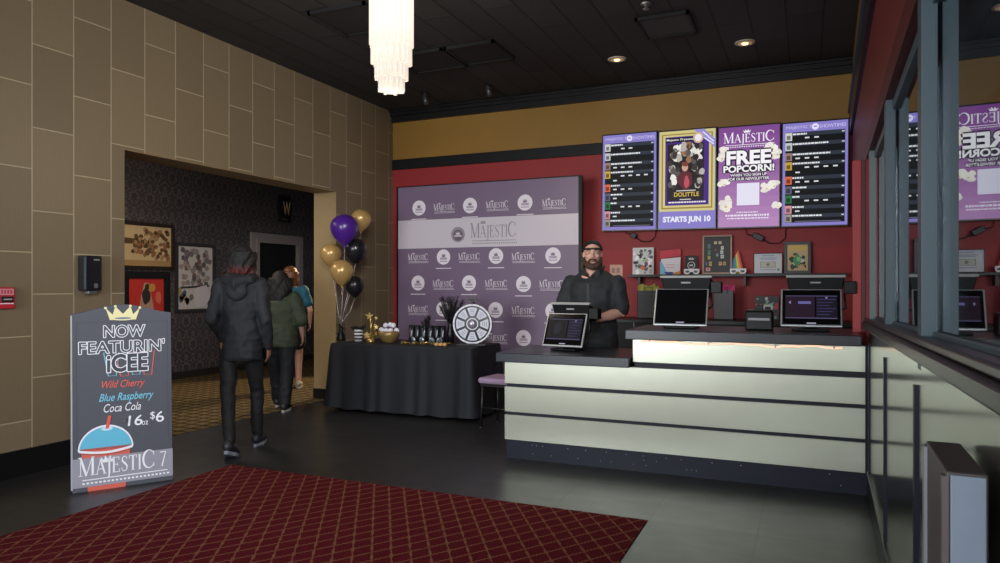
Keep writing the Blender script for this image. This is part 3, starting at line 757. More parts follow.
# --- gold star centrepiece
t = thing('star_centerpiece', 'shiny gold star spray centrepiece beside the white balls', 'centerpiece', tpos(371.0, 6.66))
MB().lathe([(.001, 0), (.04, 0), (.045, .03), (.02, .06), (.001, .06)], seg=12).build('base', M_gt, t)
MB().tube([(0, 0, .05), (.0, 0, .3)], .012, 8).build('stem', M_gt, t)
def star(c, r, n=5, tilt=0):
    M = Matrix.Rotation(tilt, 3, 'Z'); vs = []
    for yy in (-.004, .004):
        for k in range(2 * n):
            a = PI / 2 + k * PI / n; rr = r if k % 2 == 0 else r * .42
            vs.append(Vector(c) + M @ Vector((rr * math.cos(a), yy, rr * math.sin(a))))
    k = 2 * n
    return vs, [tuple(range(k)), tuple(reversed(range(k, 2 * k)))] + [(i, i + k, (i + 1) % k + k, (i + 1) % k) for i in range(k)]
for c, r, tl in (((-.02, 0, .30), .05, .3), ((.01, -.01, .25), .045, -.4), ((-.04, -.02, .09), .05, .2), ((.03, -.02, .07), .045, -.3), ((-.01, -.03, .03), .04, .1), ((.055, .02, .18), .03, .5), ((.05, .03, .28), .025, .2), ((.045, .03, .10), .03, .1)):
    vs, fs = star(c, r, 5, tl); m = MB(); m._add(vs, fs, 0, False); m.tube([(0, 0, .06), (c[0] * .6, c[1] * .6, c[2] * .6 + .03), c], .003, 5); m.build('star', M_gt, t)
# --- bowl and balls
bp_ = Vector(tpos(389, 6.78))
t = thing('gold_bowl', 'matt gold bowl filled with white balls on the table', 'bowl', bp_)
MB().lathe([(.001, 0), (.06, 0), (.085, .02), (.118, .08), (.126, .135), (.120, .135), (.11, .08), (.08, .03), (.001, .02)], seg=28).build('bowl', P('matt_gold', (150, 124, 76), .4, .4), t)
M_ball = P('white_ball', (226, 224, 238), .35)
k = 0
labs = ['leftmost on the rim', 'second from the left in front', 'front middle', 'front right', 'rightmost on the rim', 'upper left', 'top centre', 'top right']
for dx, dy, dz in ((-.095, -.01, .135), (-.045, -.06, .13), (.01, -.075, .13), (.055, -.05, .13), (.10, 0, .13), (-.045, .0, .185), (.012, .01, .192), (.058, .0, .185)):
    o = MB().ell((0, 0, 0), .030).build('ball', M_ball, loc=bp_ + Vector((dx, dy, dz + .01))); tag(o, 'white ball in the gold bowl, ' + labs[k], 'ball', 'white balls in the bowl'); k += 1
# --- black tins with silver fronts
tin0 = None
for k, px in enumerate((412, 418, 424.5, 431, 437.3, 443.2)):
    lab = ('first', 'second', 'third', 'fourth', 'fifth', 'sixth')[k] + ' black tumbler from the left in the row by the bowl'
    if tin0 is None:
        tin0 = t = thing('tumbler', lab, 'tumbler', tpos(px, 6.95), group='row of black tumblers')
        MB().lathe([(.001, 0), (.033, 0), (.036, .012), (.037, .18), (.033, .186), (.001, .184)], seg=18).build('cup_wall', P('gloss_black_tin', (24, 25, 30), .15), t)
        MB().lathe([(.001, .185), (.035, .185), (.035, .194), (.001, .197)], seg=18).build('lid', M_blk2, t)
        MB().box(-.006, -.040, .06, .004, -.034, .17).build('silver_stripe', P('grey_gloss_stripe', (120, 124, 130), .2, .6), t)
    else:
        t = copy_tree(tin0); t.location = tpos(px, 6.95 + .01 * (k % 2)); t['label'] = lab
g0 = None
for k, px in enumerate((413, 421.5, 431.5, 439.5)):
    t = thing('silver_badge', ('leftmost', 'second', 'third', 'rightmost')[k] + ' round silver badge leaning on the black tumblers', 'badge', Vector(tpos(px, 6.84)), group='round silver badges', rotz=.2 * (k - 1.5))
    MB().tube([(0, 0, .036), (0, .008, .037)], .034, 20).build('disc', P('brushed_silver', (176, 186, 198), .25, .7), t)
    MB().tube([(0, -.003, .036), (0, 0, .036)], .02, 14).build('printed_center', P('dark_print', (70, 84, 100), .5), t)
    MB().tube([(0, .006, .03), (0, .05, .002)], .003, 5).build('prop_stand', M_steel, t)
# gold confetti scatter and small treats
random.seed(11); m = MB()
for k in range(46):
    x, y, _ = tpos(random.uniform(402, 452), random.uniform(6.62, 6.82)); vs, fs = star((0, 0, 0), random.uniform(.008, .016), 5)
    M = Matrix.Rotation(random.uniform(-1.2, 1.2), 3, 'X') @ Matrix.Rotation(random.uniform(0, 6), 3, 'Y')
    m._add([Vector((x, y, TT + .016)) + M @ v for v in vs], fs, 0, False)
o = m.build('gold_confetti', M_gt); tag(o, 'loose gold star confetti scattered along the front of the table', 'confetti'); o['kind'] = 'stuff'
for k, px in enumerate((436.5, 440.5, 444.5)):
    o = MB().ell((0, 0, .018), (.026, .022, .019), seg=12, rings=8).ell((.008, -.004, .03), (.014, .012, .009), seg=8, rings=6).build('cookie', P('golden_pastry', (196, 150, 92), .7, var=.2, scale=80), loc=tpos(px, 6.60))
    tag(o, ('left', 'middle', 'right')[k] + ' of the three golden pastries before the black vase', 'pastry', 'golden pastries')
# --- black feather vases
def feather_vase(px, Y, h, n, spread, lab, vr):
    t = thing('feather_vase', lab, 'vase', tpos(px, Y), group='vases of black feathers')
    MB().lathe([(.001, 0), (vr, 0), (vr * 1.05, .1), (vr * .75, .22 * h / .6), (vr * .9, .26 * h / .6), (vr * .8, .26 * h / .6), (.001, .2 * h / .6)], seg=16).build('vase', M_blk2, t)
    for k in range(n):
        a = random.uniform(0, 2 * PI); s = random.uniform(.2, 1) * spread; hh = h * random.uniform(.72, 1.02)
        p0 = Vector((0, 0, .2 * h / .6)); p1 = Vector((math.cos(a) * s * .4, math.sin(a) * s * .25, hh * .65)); p2 = Vector((math.cos(a) * s, math.sin(a) * s * .4, hh))
        m = MB().tube([p0, p1, p2], [.004, .003, .0015], 5)
        for q in range(12):
            f_ = .35 + .65 * q / 12; c = p0.lerp(p1, f_ * 2) if f_ < .5 else p1.lerp(p2, f_ * 2 - 1)
            for sg in (-1, 1): m.tube([c, c + Vector((sg * .024 + .006 * math.cos(a), 0, .032))], [.003, .001], 4)
        m.build('feather', M_tin, t)
feather_vase(450.5, 7.03, .53, 30, .19, 'tall black vase of spiky black feathers behind the prize wheel', .042)
feather_vase(427, 7.12, .30, 7, .07, 'short black feather spray behind the row of tumblers', .03)
# --- prize wheel
wc = at(472.3, 324, Y=6.82); dW = -wc.x * SY + wc.y * CY; R0 = 20.3 * dW / F
pw = thing('prize_wheel', 'round black and white prize wheel standing on the black tablecloth', 'prize wheel', (wc.x, wc.y, TT), math.radians(14))
zc = wc.z - TT
def wdisc(m, r, y0, y1): m.tube([(0, y0, zc), (0, y1, zc)], r, 48, up=(0, 0, 1)); return m
wdisc(MB(), R0, .0, .025).build('wheel', P('wheel_black', (32, 33, 40), .4), pw, bevel=.004)
g = G()
L_ = (222, 222, 232)
g.ring(0, 0, R0 * .94, R0 * .085, L_, 1, 48)
for k in range(8):
    a0, a1 = math.radians(45 * k + 22.5 - 18.5 + 22.5), math.radians(45 * k + 22.5 + 18.5 + 22.5)
    am = (a0 + a1) / 2
    o_ = [(R0 * .82 * math.cos(a0 + (a1 - a0) * i / 8), R0 * .82 * math.sin(a0 + (a1 - a0) * i / 8)) for i in range(9)]
    i_ = [(R0 * .40 * math.cos(a1 - (a1 - a0) * (.12 + .76 * i / 5)), R0 * .40 * math.sin(a1 - (a1 - a0) * (.12 + .76 * i / 5))) for i in range(6)]
    g.poly(o_ + i_, (206, 206, 220), 1)
    for s in range(3):
        rr = R0 * (.52 + .1 * s); g.line([(rr * math.cos(am - .16), rr * math.sin(am - .16)), (rr * math.cos(am + .16), rr * math.sin(am + .16))], .006, (120, 122, 140), 2)
g.disc(0, 0, R0 * .30, L_, 1); g.disc(0, 0, R0 * .25, (96, 92, 108), 2)
g.build('wheel_face', pw, (0, -.001, zc))
wdisc(MB(), R0 * .2, -.02, .0).ell((0, -.02, zc), (R0 * .2, .015, R0 * .2)).build('hub', P('grey_hub', (150, 146, 160), .2, .4), pw)
m = MB()
for k in range(16):
    a = 2 * PI * k / 16; m.cyl((R0 * .97 * math.cos(a), -.012, zc + R0 * .97 * math.sin(a)), (R0 * .97 * math.cos(a), .0, zc + R0 * .97 * math.sin(a)), .005, seg=6)
m.build('pegs', M_steel, pw)['kind'] = 'stuff'
MB().box(-.02, .027, .02, .02, .06, zc + R0 + .02).build('upright', M_blk2, pw, bevel=.004)
MB().box(-.16, -.08, 0, .16, .12, .022).build('base', M_blk2, pw, bevel=.006)
m = MB().prism([(-.02, zc + R0 + .05), (.02, zc + R0 + .05), (.0, zc + R0 - .01)], -.016, -.006); m.box(-.055, -.016, zc + R0 + .03, .055, .03, zc + R0 + .06); m.build('pointer', M_blk2, pw)

# ================================================================== fittings on the tiled wall
q = at(86, 274.5, X=XL); 
t = thing('wall_dispenser', 'black hand sanitizer dispenser mounted on the tan tiled wall', 'dispenser', (XL, q.y, q.z), PI / 2)
MB().box(-.075, -.09, -.13, .075, 0, .15).build('housing', P('gloss_black_plastic', (30, 31, 36), .25), t, bevel=.012)
MB().box(-.072, -.096, -.12, -.066, -.088, .145).build('edge_highlight', M_slate, t); MB().box(-.03, -.07, -.158, .05, -.02, -.13).build('nozzle', M_steel, t, bevel=.006)
g = G(); g.disc(.02, -.09, .02, (96, 98, 104), 1); g.rect(.0, .11, .05, .125, (120, 122, 128), 1); g.build('printed_marks', t, (0, -.0905, 0))
q = at(4, 298, X=XL)
t = thing('fire_alarm_pull', 'red fire alarm pull station on the tan tiled wall', 'fire alarm', (XL - .003, q.y, q.z), PI / 2)
MB().box(-.06, -.035, -.078, .06, 0, .078).build('housing', P('alarm_red', (196, 44, 60), .35), t, bevel=.008)
MB().box(-.042, -.046, -.03, .042, -.033, .012).build('handle', P('alarm_black', (40, 30, 36), .4), t, bevel=.004)
g = G(); g.rect(-.048, .022, .048, .066, (214, 150, 160), 1); [g.rect(-.04 + .021 * k, .03, -.026 + .021 * k, .06, (196, 70, 90), 2) for k in range(4)]; g.rect(-.03, -.014, .03, -.004, (170, 166, 170), 18); g.rect(-.048, -.044, .048, -.036, (240, 220, 224), 1); g.build('printed_plate', t, (0, -.0352, 0))

# ================================================================== corridor posters and sign
def framed(name, label, px0, px1, yt0, yb0, mat, fw, group='framed corridor posters', y0=None, dep=.03):
    pxm = (px0 + px1) / 2
    A, B = at(px0, yt0, X=XC), at(px1, yt0, X=XC); mt = at(pxm, yt0, X=XC); mb_ = at(pxm, yb0, X=XC)
    ya = A.y if y0 is None else y0
    W, H = B.y - ya, mt.z - mb_.z
    t = thing(name, label, 'poster', (XC, (ya + B.y) / 2, (mt.z + mb_.z) / 2), PI / 2, group)
    f = MB(); f.box(-W / 2, -dep, -H / 2, W / 2, 0, -H / 2 + fw).box(-W / 2, -dep, H / 2 - fw, W / 2, 0, H / 2).box(-W / 2, -dep, -H / 2 + fw, -W / 2 + fw, 0, H / 2 - fw).box(W / 2 - fw, -dep, -H / 2 + fw, W / 2, 0, H / 2 - fw)
    f.build('frame', mat, t, bevel=.004)
    return t, W - 2 * fw, H - 2 * fw
M_frame = P('dark_brown_frame', (44, 34, 26), .4); M_framel = P('grey_black_frame', (52, 50, 50), .35)
def blob(g, cx, cz, rx, rz, c, l, n=11, seed=0):
    rnd = random.Random(seed); g.poly([(cx + rx * rnd.uniform(.7, 1.1) * math.cos(2 * PI * k / n), cz + rz * rnd.uniform(.7, 1.1) * math.sin(2 * PI * k / n)) for k in range(n)], c, l)
t, W, H = framed('framed_poster', 'wide framed sepia poster, uppermost on the damask wall', 119, 173.5, 222.5, 269.5, M_frame, .05, y0=6.25)
g = G(rough=.3); g.rect(-W / 2, -H / 2, W / 2, H / 2, (206, 178, 132), 1); g.rect(-W / 2, -H / 2, W / 2, -H * .36, (176, 140, 92), 2)
for k in range(110):
    rnd = random.Random(k); xx = rnd.uniform(.02, .47); zz = rnd.uniform(-.33, .42) * (1 if xx > .15 else .6)
    blob(g, xx * W, zz * H, .028 * W, .06 * H, rnd.choice(((150, 112, 76), (120, 86, 58), (176, 140, 100), (96, 74, 52), (160, 110, 70))), 3 + k % 7, seed=k)
g.poly([(-.30 * W, .07 * H), (.04 * W, .05 * H), (.03 * W, .17 * H), (-.28 * W, .20 * H)], (104, 74, 44), 3); g.line([(-.22 * W, .06 * H), (.04 * W, .05 * H)], .02, (120, 90, 58), 3)
g.build('print', t, (0, -.004, 0))
t, W, H = framed('framed_poster', 'framed red poster with a dark figure, under the sepia poster', 121.5, 169, 271.5, 322, P('black_wide_frame', (24, 24, 22), .4), .10)
g = G(rough=.3); g.rect(-W / 2, -H / 2, W / 2, H / 2, (206, 58, 48), 1)
g.poly([(-.2 * W, -.34 * H), (.22 * W, -.34 * H), (.12 * W, .1 * H), (.06 * W, .38 * H), (-.06 * W, .38 * H), (-.14 * W, .05 * H)], (190, 150, 130), 2)
blob(g, -.0 * W, .02 * H, .15 * W, .24 * H, (56, 50, 44), 3, seed=4); blob(g, .02 * W, .26 * H, .06 * W, .1 * H, (60, 54, 46), 4, seed=5); g.disc(.16 * W, .25 * H, .10 * W, (206, 150, 62), 3); blob(g, .34 * W, -.02 * H, .1 * W, .2 * H, (226, 110, 92), 3, seed=9); g.rect(-.2 * W, -.42 * H, .3 * W, -.38 * H, (230, 120, 100), 2)
g.build('print', t, (0, -.004, 0))
t, W, H = framed('framed_poster', 'tall framed pale poster with a grey drawing, right of the red poster', 174.5, 214.5, 243.5, 312, M_framel, .05)
g = G(rough=.3); g.rect(-W / 2, -H / 2, W / 2, H / 2, (204, 196, 190), 1)
for k in range(60):
    rnd = random.Random(100 + k); zz = rnd.uniform(-.12, .44); xx = rnd.uniform(-.42, .42)
    blob(g, xx * W, zz * H, .07 * W, .05 * H, rnd.choice(((120, 112, 112), (150, 140, 138), (96, 88, 90), (168, 150, 140), (130, 96, 90))), 2 + k % 8, seed=k)
g.line([(-.42 * W, -.16 * H), (.4 * W, -.13 * H)], .03, (70, 64, 62), 9)
for k in range(8):
    rnd = random.Random(300 + k); blob(g, rnd.uniform(-.45, -.1) * W, rnd.uniform(-.45, -.2) * H, .07 * W, .06 * H, rnd.choice(((176, 150, 110), (90, 100, 118), (120, 120, 110))), 3, seed=k)
blob(g, .2 * W, -.3 * H, .28 * W, .2 * H, (214, 204, 206), 10, seed=2)
g.build('print', t, (0, -.004, 0))
q = at(283.5, 209, X=XC); 
t = thing('restroom_sign', 'black square sign lettered W above the dark doorway', 'sign', (XC, q.y, q.z), PI / 2)
hw_ = .15; MB().box(-hw_, -.05, -.24, hw_, 0, .24).build('panel', P('black_sign_panel', (14, 14, 15), .5), t, bevel=.006)
g = G(rough=.4); g.text('W', .03, .01, .2, .24, (226, 196, 150), 1, bold=.02); g.rect(-.12, -.2, .05, -.185, (120, 108, 92), 1); g.build('letter', t, (0, -.051, 0))
# ================================================================== menu screens on the back wall
YS = 8.30
sx0, sx1 = at(601.5, 180, Y=YS).x, at(849.5, 170, Y=YS).x
SW = (sx1 - sx0) / 4; SH = 1.15
BEZ = P('black_screen_bezel', (14, 14, 18), .3)
LAV = (134, 124, 198); EM = 1.0
def showtimes(g, W, H):
    X = lambda f: -W / 2 + f * W
    Z = lambda f: H / 2 - f * H
    g.rect(X(0), Z(1), X(1), Z(0), LAV, 1); g.rect(X(.04), Z(.97), X(.96), Z(.088), (10, 12, 16), 2)
    g.text('MAJESTIC 7', X(.25), Z(.045), .40 * W, .033 * H, (206, 196, 236), 2); g.text('SHOWTIMES', X(.77), Z(.045), .40 * W, .033 * H, (206, 196, 236), 2)
    g.disc(X(.505), Z(.045), .055 * W, (226, 220, 246), 2); g.poly(crown_poly(X(.505), Z(.05), .06 * W, .02 * H), LAV, 3)
    rows = [0.088, .185, .285, .375, .515, .61, .70, .80, .885]; tw = [.22, .55, .58, .42, .18, .22, .12, .18, .46]
    tm = [[2, 3], [], [1, 2, 3], [2, 3, 4, 5, 11], [1, 2, 3], [1], [2, 3, 4], [1], []]
    cols = [(206, 206, 200), (190, 196, 196), (150, 120, 110), (196, 160, 60), (214, 100, 60), (90, 90, 110), (40, 110, 60), (206, 140, 150), (150, 140, 130)]
    for k, f in enumerate(rows):
        g.rect(X(.14), Z(f + .038), X(.96), Z(f + .002), (44, 50, 62), 3)
        g.rect(X(.04), Z(f + .082), X(.145), Z(f + .004), cols[k], 4); g.rect(X(.06), Z(f + .07), X(.12), Z(f + .03), tuple(int(c * .55) for c in cols[k]), 5)
        x = .155
        rnd = random.Random(k)
        while x < .155 + tw[k]:
            w = rnd.uniform(.02, .06); g.rect(X(x), Z(f + .027), X(min(x + w, .155 + tw[k])), Z(f + .012), (226, 228, 232), 4); x += w + .008
        g.rect(X(.91), Z(f + .024), X(.95), Z(f + .012), (190, 192, 200), 4)
        for c in tm[k]:
            xx, zz = (.20 + .145 * (c - 1), f + .058) if c < 10 else (.20, f + .105)
            g.rect(X(xx - .0), Z(zz + .008), X(xx + .07), Z(zz - .006), (214, 216, 222), 4)
    g.rect(X(.2), Z(.962), X(.9), Z(.956), (120, 120, 140), 4)
def dolittle(g, W, H):
    X = lambda f: -W / 2 + f * W
    Z = lambda f: H / 2 - f * H
    g.rect(X(0), Z(1), X(1), Z(0), LAV, 1); g.rect(X(.01), Z(.825), X(.99), Z(.0), (206, 196, 130), 2)
    g.rect(X(.05), Z(.80), X(.95), Z(.03), (150, 128, 66), 3); g.rect(X(.075), Z(.785), X(.925), Z(.042), (210, 198, 132), 4); g.rect(X(.115), Z(.765), X(.885), Z(.06), (70, 40, 128), 5)
    g.rect(X(.155), Z(.67), X(.80), Z(.135), (34, 30, 32), 6)
    pal = [(226, 222, 214), (206, 150, 90), (60, 52, 50), (236, 232, 226), (90, 84, 84), (150, 110, 80), (40, 36, 38), (180, 176, 170)]
    for k in range(80):
        rnd = random.Random(40 + k); up = rnd.random() < .5
        fx_, fz_ = (rnd.uniform(.2, .76), rnd.uniform(.15, .30)) if up else (rnd.choice((rnd.uniform(.19, .36), rnd.uniform(.62, .77))), rnd.uniform(.3, .58))
        blob(g, X(fx_), Z(fz_), .055 * W, .04 * H, rnd.choice(pal if up else pal[2:5] + pal[6:]), 7 + k % 9, seed=k)
    blob(g, X(.48), Z(.50), .15 * W, .11 * H, (92, 40, 48), 17, seed=3); blob(g, X(.50), Z(.53), .05 * W, .07 * H, (186, 80, 96), 18, seed=6); g.disc(X(.47), Z(.38), .055 * W, (206, 160, 140), 18, .04 * H); blob(g, X(.47), Z(.345), .075 * W, .03 * H, (120, 60, 50), 19, seed=8)
    g.rect(X(.155), Z(.72), X(.80), Z(.60), (36, 30, 40), 16)
    g.rect(X(.12), Z(.118), X(.72), Z(.072), (16, 14, 20), 17); g.text('Majestic Presents', X(.38), Z(.095), .48 * W, .030 * H, (236, 236, 240), 18, bold=.01)
    g.text('DOLITTLE', X(.50), Z(.655), .44 * W, .045 * H, (216, 184, 84), 20, bold=.02); g.rect(X(.32), Z(.622), X(.66), Z(.612), (206, 200, 196), 20); g.rect(X(.38), Z(.712), X(.58), Z(.702), (206, 200, 196), 20)
    x = .18
    rnd = random.Random(2)
    while x < .8: w = rnd.uniform(.02, .05); g.rect(X(x), Z(.742), X(x + w), Z(.728), (232, 226, 220), 20); x += w + .008
    g.text('STARTS JUN 10', X(.5), Z(.915), .84 * W, .075 * H, (228, 232, 244), 3, bold=.05)
    g.poly([(X(.62), Z(.0)), (X(.80), Z(.0)), (X(1), Z(.115)), (X(1), Z(.2))], (150, 140, 206), 21)
    g.disc(X(.70), Z(.085), .09 * W, (206, 176, 150), 22, .055 * H); g.disc(X(.70), Z(.085), .06 * W, (236, 232, 236), 23, .037 * H)
    for k in range(2): g.line([(X(.78 + .02 * k), Z(.03 + .06 * k)), (X(.97), Z(.135 + .025 * k))], .012, (232, 230, 246), 22)
def popcorn(g, W, H):
    X = lambda f: -W / 2 + f * W
    Z = lambda f: H / 2 - f * H
    for k in range(10): g.rect(X(0), Z((k + 1) / 10), X(1), Z(k / 10), tuple(int(a + (b - a) * k / 9) for a, b in zip((126, 72, 142), (178, 134, 184))), 1)
    for cx_, cz_, r, sd in ((.12, .24, .12, 1), (.04, .30, .08, 2), (.86, .23, .12, 3), (.95, .29, .1, 4), (.08, .56, .1, 5), (.10, .78, .13, 6), (.2, .72, .08, 7), (.78, .62, .09, 8), (.90, .60, .1, 9), (.97, .80, .08, 10)):
        rnd = random.Random(sd)
        for j in range(6): blob(g, X(cx_) + rnd.uniform(-.6, .6) * r * W, Z(cz_) + rnd.uniform(-.5, .5) * r * W, r * .62 * W, r * .55 * W, rnd.choice(((234, 230, 218), (222, 216, 206), (240, 238, 230))), 2, 9, seed=sd * 9 + j)
        blob(g, X(cx_) + .2 * r * W, Z(cz_) - .2 * r * W, r * .2 * W, r * .16 * W, (206, 170, 110), 3, 8, seed=sd + 20)
    g.logo(X(.5), Z(.115), .84 * W, .085 * H, (240, 236, 244), 4, crown=False); g.poly(crown_poly(X(.47), Z(.062), .13 * W, .035 * H), (240, 236, 244), 4)
    DK = (34, 24, 44)
    g.text('FREE', X(.5), Z(.31), .74 * W, .145 * H, DK, 4, bold=.04, outline=.03, fat=1); g.text('FREE', X(.5), Z(.308), .74 * W, .14 * H, (244, 242, 246), 5, bold=.04)
    g.rect(X(.07), Z(.455), X(.92), Z(.39), DK, 4); g.text('POPCORN!', X(.5), Z(.42), .84 * W, .075 * H, DK, 5, bold=.03, outline=.02, fat=1); g.text('POPCORN!', X(.5), Z(.42), .84 * W, .07 * H, (244, 242, 246), 6, bold=.035)
    g.rect(X(.2), Z(.50), X(.80), Z(.465), DK, 4); g.text('WHEN YOU SIGN UP', X(.5), Z(.482), .60 * W, .026 * H, (240, 238, 244), 5, bold=.02)
    g.rect(X(.16), Z(.54), X(.84), Z(.505), DK, 4); g.text('FOR OUR NEWSLETTER', X(.5), Z(.522), .68 * W, .026 * H, (240, 238, 244), 5, bold=.02)
    g.rect(X(.31), Z(.785), X(.68), Z(.565), (226, 224, 240), 4)
    for f, a, b, h in ((.855, .31, .66, .010), (.885, .12, .84, .018), (.915, .15, .83, .012)):
        x = a; rnd = random.Random(int(f * 100))
        while x < b: w = rnd.uniform(.015, .06); g.rect(X(x), Z(f + h / 2), X(min(b, x + w)), Z(f - h / 2), (230, 222, 238), 4); x += w + .012
for k, (fn, lab) in enumerate(((showtimes, 'wall screen of showtimes, leftmost beside the gold poster screen'), (dolittle, 'wall screen with gold bordered movie poster reading STARTS JUN 10'), (popcorn, 'purple wall screen offering FREE POPCORN'), (showtimes, 'wall screen of showtimes, rightmost beside the popcorn offer'))):
    x = sx0 + SW * (k + .5)
    zt0 = at(601.5, 134.5, Y=YS).z + (at(849.5, 118, Y=YS).z - at(601.5, 134.5, Y=YS).z) * (k + .5) / 4
    zb0 = at(601.5, 231.5, Y=YS).z + (at(849.5, 226, Y=YS).z - at(601.5, 231.5, Y=YS).z) * (k + .5) / 4
    t = thing('menu_screen', lab, 'screen', (x, YS, (zt0 + zb0) / 2), rot=(0, .008, 0), group='screens over the counter')
    h = zt0 - zb0
    MB().box(-SW / 2 + .003, 0, -h / 2, SW / 2 - .003, .055, h / 2).build('casing', BEZ, t, bevel=.004)
    g = G(emit=EM, rough=.3); fn(g, SW - .034, h - .034); g.build('display', t, (0, -.0015, 0))
    MB().box(-.12, .055, -.12, .12, YB - YS, .12).build('wall_mount', M_black, t)
# power bricks and cables under the screens
for px, py, lab, ww in ((633.5, 235.5, 'small power brick with a cable loop under the leftmost screen', .035), (758, 237, 'larger black power brick with cables under the popcorn screen', .06)):
    q = at(px, py, Y=8.36)
    t = thing('power_brick', lab, 'power adapter', q, group='power bricks under the screens')
    MB().box(-ww, -.02, -.03, ww, .03, .03, M=Matrix.Rotation(.5, 4, 'Y')).build('brick', P('black_plastic', (22, 22, 25), .5), t, bevel=.006)
    MB().tube([(ww * .8, 0, -.02), (ww + .05, .01, -.07), (ww + .16, .01, -.075), (ww + .22, .02, -.02), (ww + .23, .03, .09)], .005, 6).build('cable', M_black, t)
    MB().tube([(0, .03, .0), (0, .075, .01)], .012, 8).build('wall_hook', M_black, t)
    MB().tube([(-ww * .8, 0, .02), (-ww - .06, .01, .03), (-ww - .07, .02, .09)], .005, 6).build('plug_lead', M_black, t)
# ================================================================== shelf and what stands on it
SZ = 1.535
t = thing('wall_shelf', 'thin dark shelf on the red wall below the screens', 'shelf', (0, 8.2, SZ))
MB().box(at(628, 275, Y=8.2).x, 0, -.03, .38, YB - 8.2, 0).build('board', M_blk2, t, bevel=.003)
for px in (640, 745, 830): MB().box(at(px, 275, Y=8.3).x - .012, .05, -.13, at(px, 275, Y=8.3).x + .012, YB - 8.2, -.03).build('bracket', M_blk2, t)
def stand_card(name, label, px0, px1, ptop, Y, cat='picture', fw=0.0, fmat=None, back=(60, 56, 56), group=None):
    A, B = at(px0, 270, Y=Y).x, at(px1, 270, Y=Y).x; H = at((px0 + px1) / 2, ptop, Y=Y).z - SZ
    t = thing(name, label, cat, ((A + B) / 2, Y, SZ), group=group, rot=(-.06, 0, 0)); W = B - A
    MB().box(-W / 2, 0, 0, W / 2, .014, H).build('backing', P('card_backing', back, .5), t, bevel=.002)
    if fw:
        f = MB(); f.box(-W / 2, -.014, 0, W / 2, 0, fw).box(-W / 2, -.014, H - fw, W / 2, 0, H).box(-W / 2, -.014, fw, -W / 2 + fw, 0, H - fw).box(W / 2 - fw, -.014, fw, W / 2, 0, H - fw); f.build('frame', fmat, t, bevel=.003)
    return t, W, H
def confetti(g, x0, z0, x1, z1, n, pal, size, seed, l0=2):
    rnd = random.Random(seed)
    for k in range(n):
        s = size * rnd.uniform(.5, 1.3); cx_, cz_ = rnd.uniform(x0 + s, x1 - s), rnd.uniform(z0 + s, z1 - s)
        blob(g, cx_, cz_, s, s * rnd.uniform(.6, 1.4), rnd.choice(pal), l0 + k % 6, 7, seed=seed * 50 + k)
t, W, H = stand_card('comic_picture', 'busy black and white comic print on the shelf, leftmost picture', 632.5, 653.5, 247.5, 8.33)
g = G(); g.rect(-W / 2, .0, W / 2, H, (196, 196, 196), 1); confetti(g, -W / 2, 0, W / 2, H, 46, [(40, 40, 44), (230, 230, 230), (90, 90, 96), (160, 160, 168), (236, 236, 236)], .022, 3)
blob(g, -.0, .08, .03, .03, (206, 110, 60), 9, seed=2); blob(g, .04, .13, .025, .03, (110, 70, 120), 9, seed=3); blob(g, .02, .17, .035, .016, (150, 190, 120), 9, seed=4); g.build('print', t, (0, -.001, 0))
t, W, H = stand_card('greeting_card', 'white and red greeting card with colourful torn edges on the shelf', 660, 680.5, 248.5, 8.33, back=(120, 30, 40))
g = G(); g.rect(-W / 2, 0, W / 2, H, (120, 24, 34), 1); g.poly([(-W / 2, H * .62), (W / 2, H * .72), (W / 2, H * .98), (-W / 2, H * .92)], (186, 46, 66), 2); g.poly([(-W * .47, .06 * H), (W * .47, .06 * H), (W / 2, .66 * H), (-W * .45, .6 * H)], (214, 212, 220), 3)
g.poly([(-W / 2, 0), (-W * .1, 0), (-W * .42, .5 * H), (-W / 2, .5 * H)], (120, 180, 214), 4); g.poly([(-W * .2, 0), (W * .3, 0), (W * .1, .1 * H), (-W * .3, .1 * H)], (40, 70, 140), 5); g.poly([(W * .1, 0), (W / 2, 0), (W / 2, .14 * H), (W * .2, .07 * H)], (206, 130, 60), 6)
for k in range(2): g.rect(-.05, .36 * H - k * .03, .05, .38 * H - k * .03, (206, 110, 120), 4)
g.build('print', t, (0, -.001, 0))
t, W, H = stand_card('black_crest_card', 'small black card with a white crest behind paper glasses', 685, 697.5, 255.5, 8.35, back=(20, 20, 22))
g = G(); g.rect(-W / 2, 0, W / 2, H, (20, 20, 24), 1); g.poly(crown_poly(0, H * .78, W * .5, H * .14), (190, 190, 196), 2); g.ring(0, H * .48, W * .28, .008, (190, 190, 196), 2); g.rect(-W * .14, H * .44, W * .14, H * .52, (190, 190, 196), 2); g.rect(-W * .25, H * .2, W * .25, H * .23, (150, 150, 156), 2); g.build('print', t, (0, -.001, 0))
t, W, H = stand_card('framed_collage', 'tallest framed picture on the shelf, collage in a pale wooden frame', 702.5, 732, 235, 8.34, fw=.018, fmat=P('pale_wood_frame', (160, 132, 112), .5), back=(50, 50, 52))
g = G(); g.rect(-W / 2 + .016, .016, W / 2 - .016, H - .016, (48, 50, 52), 1)
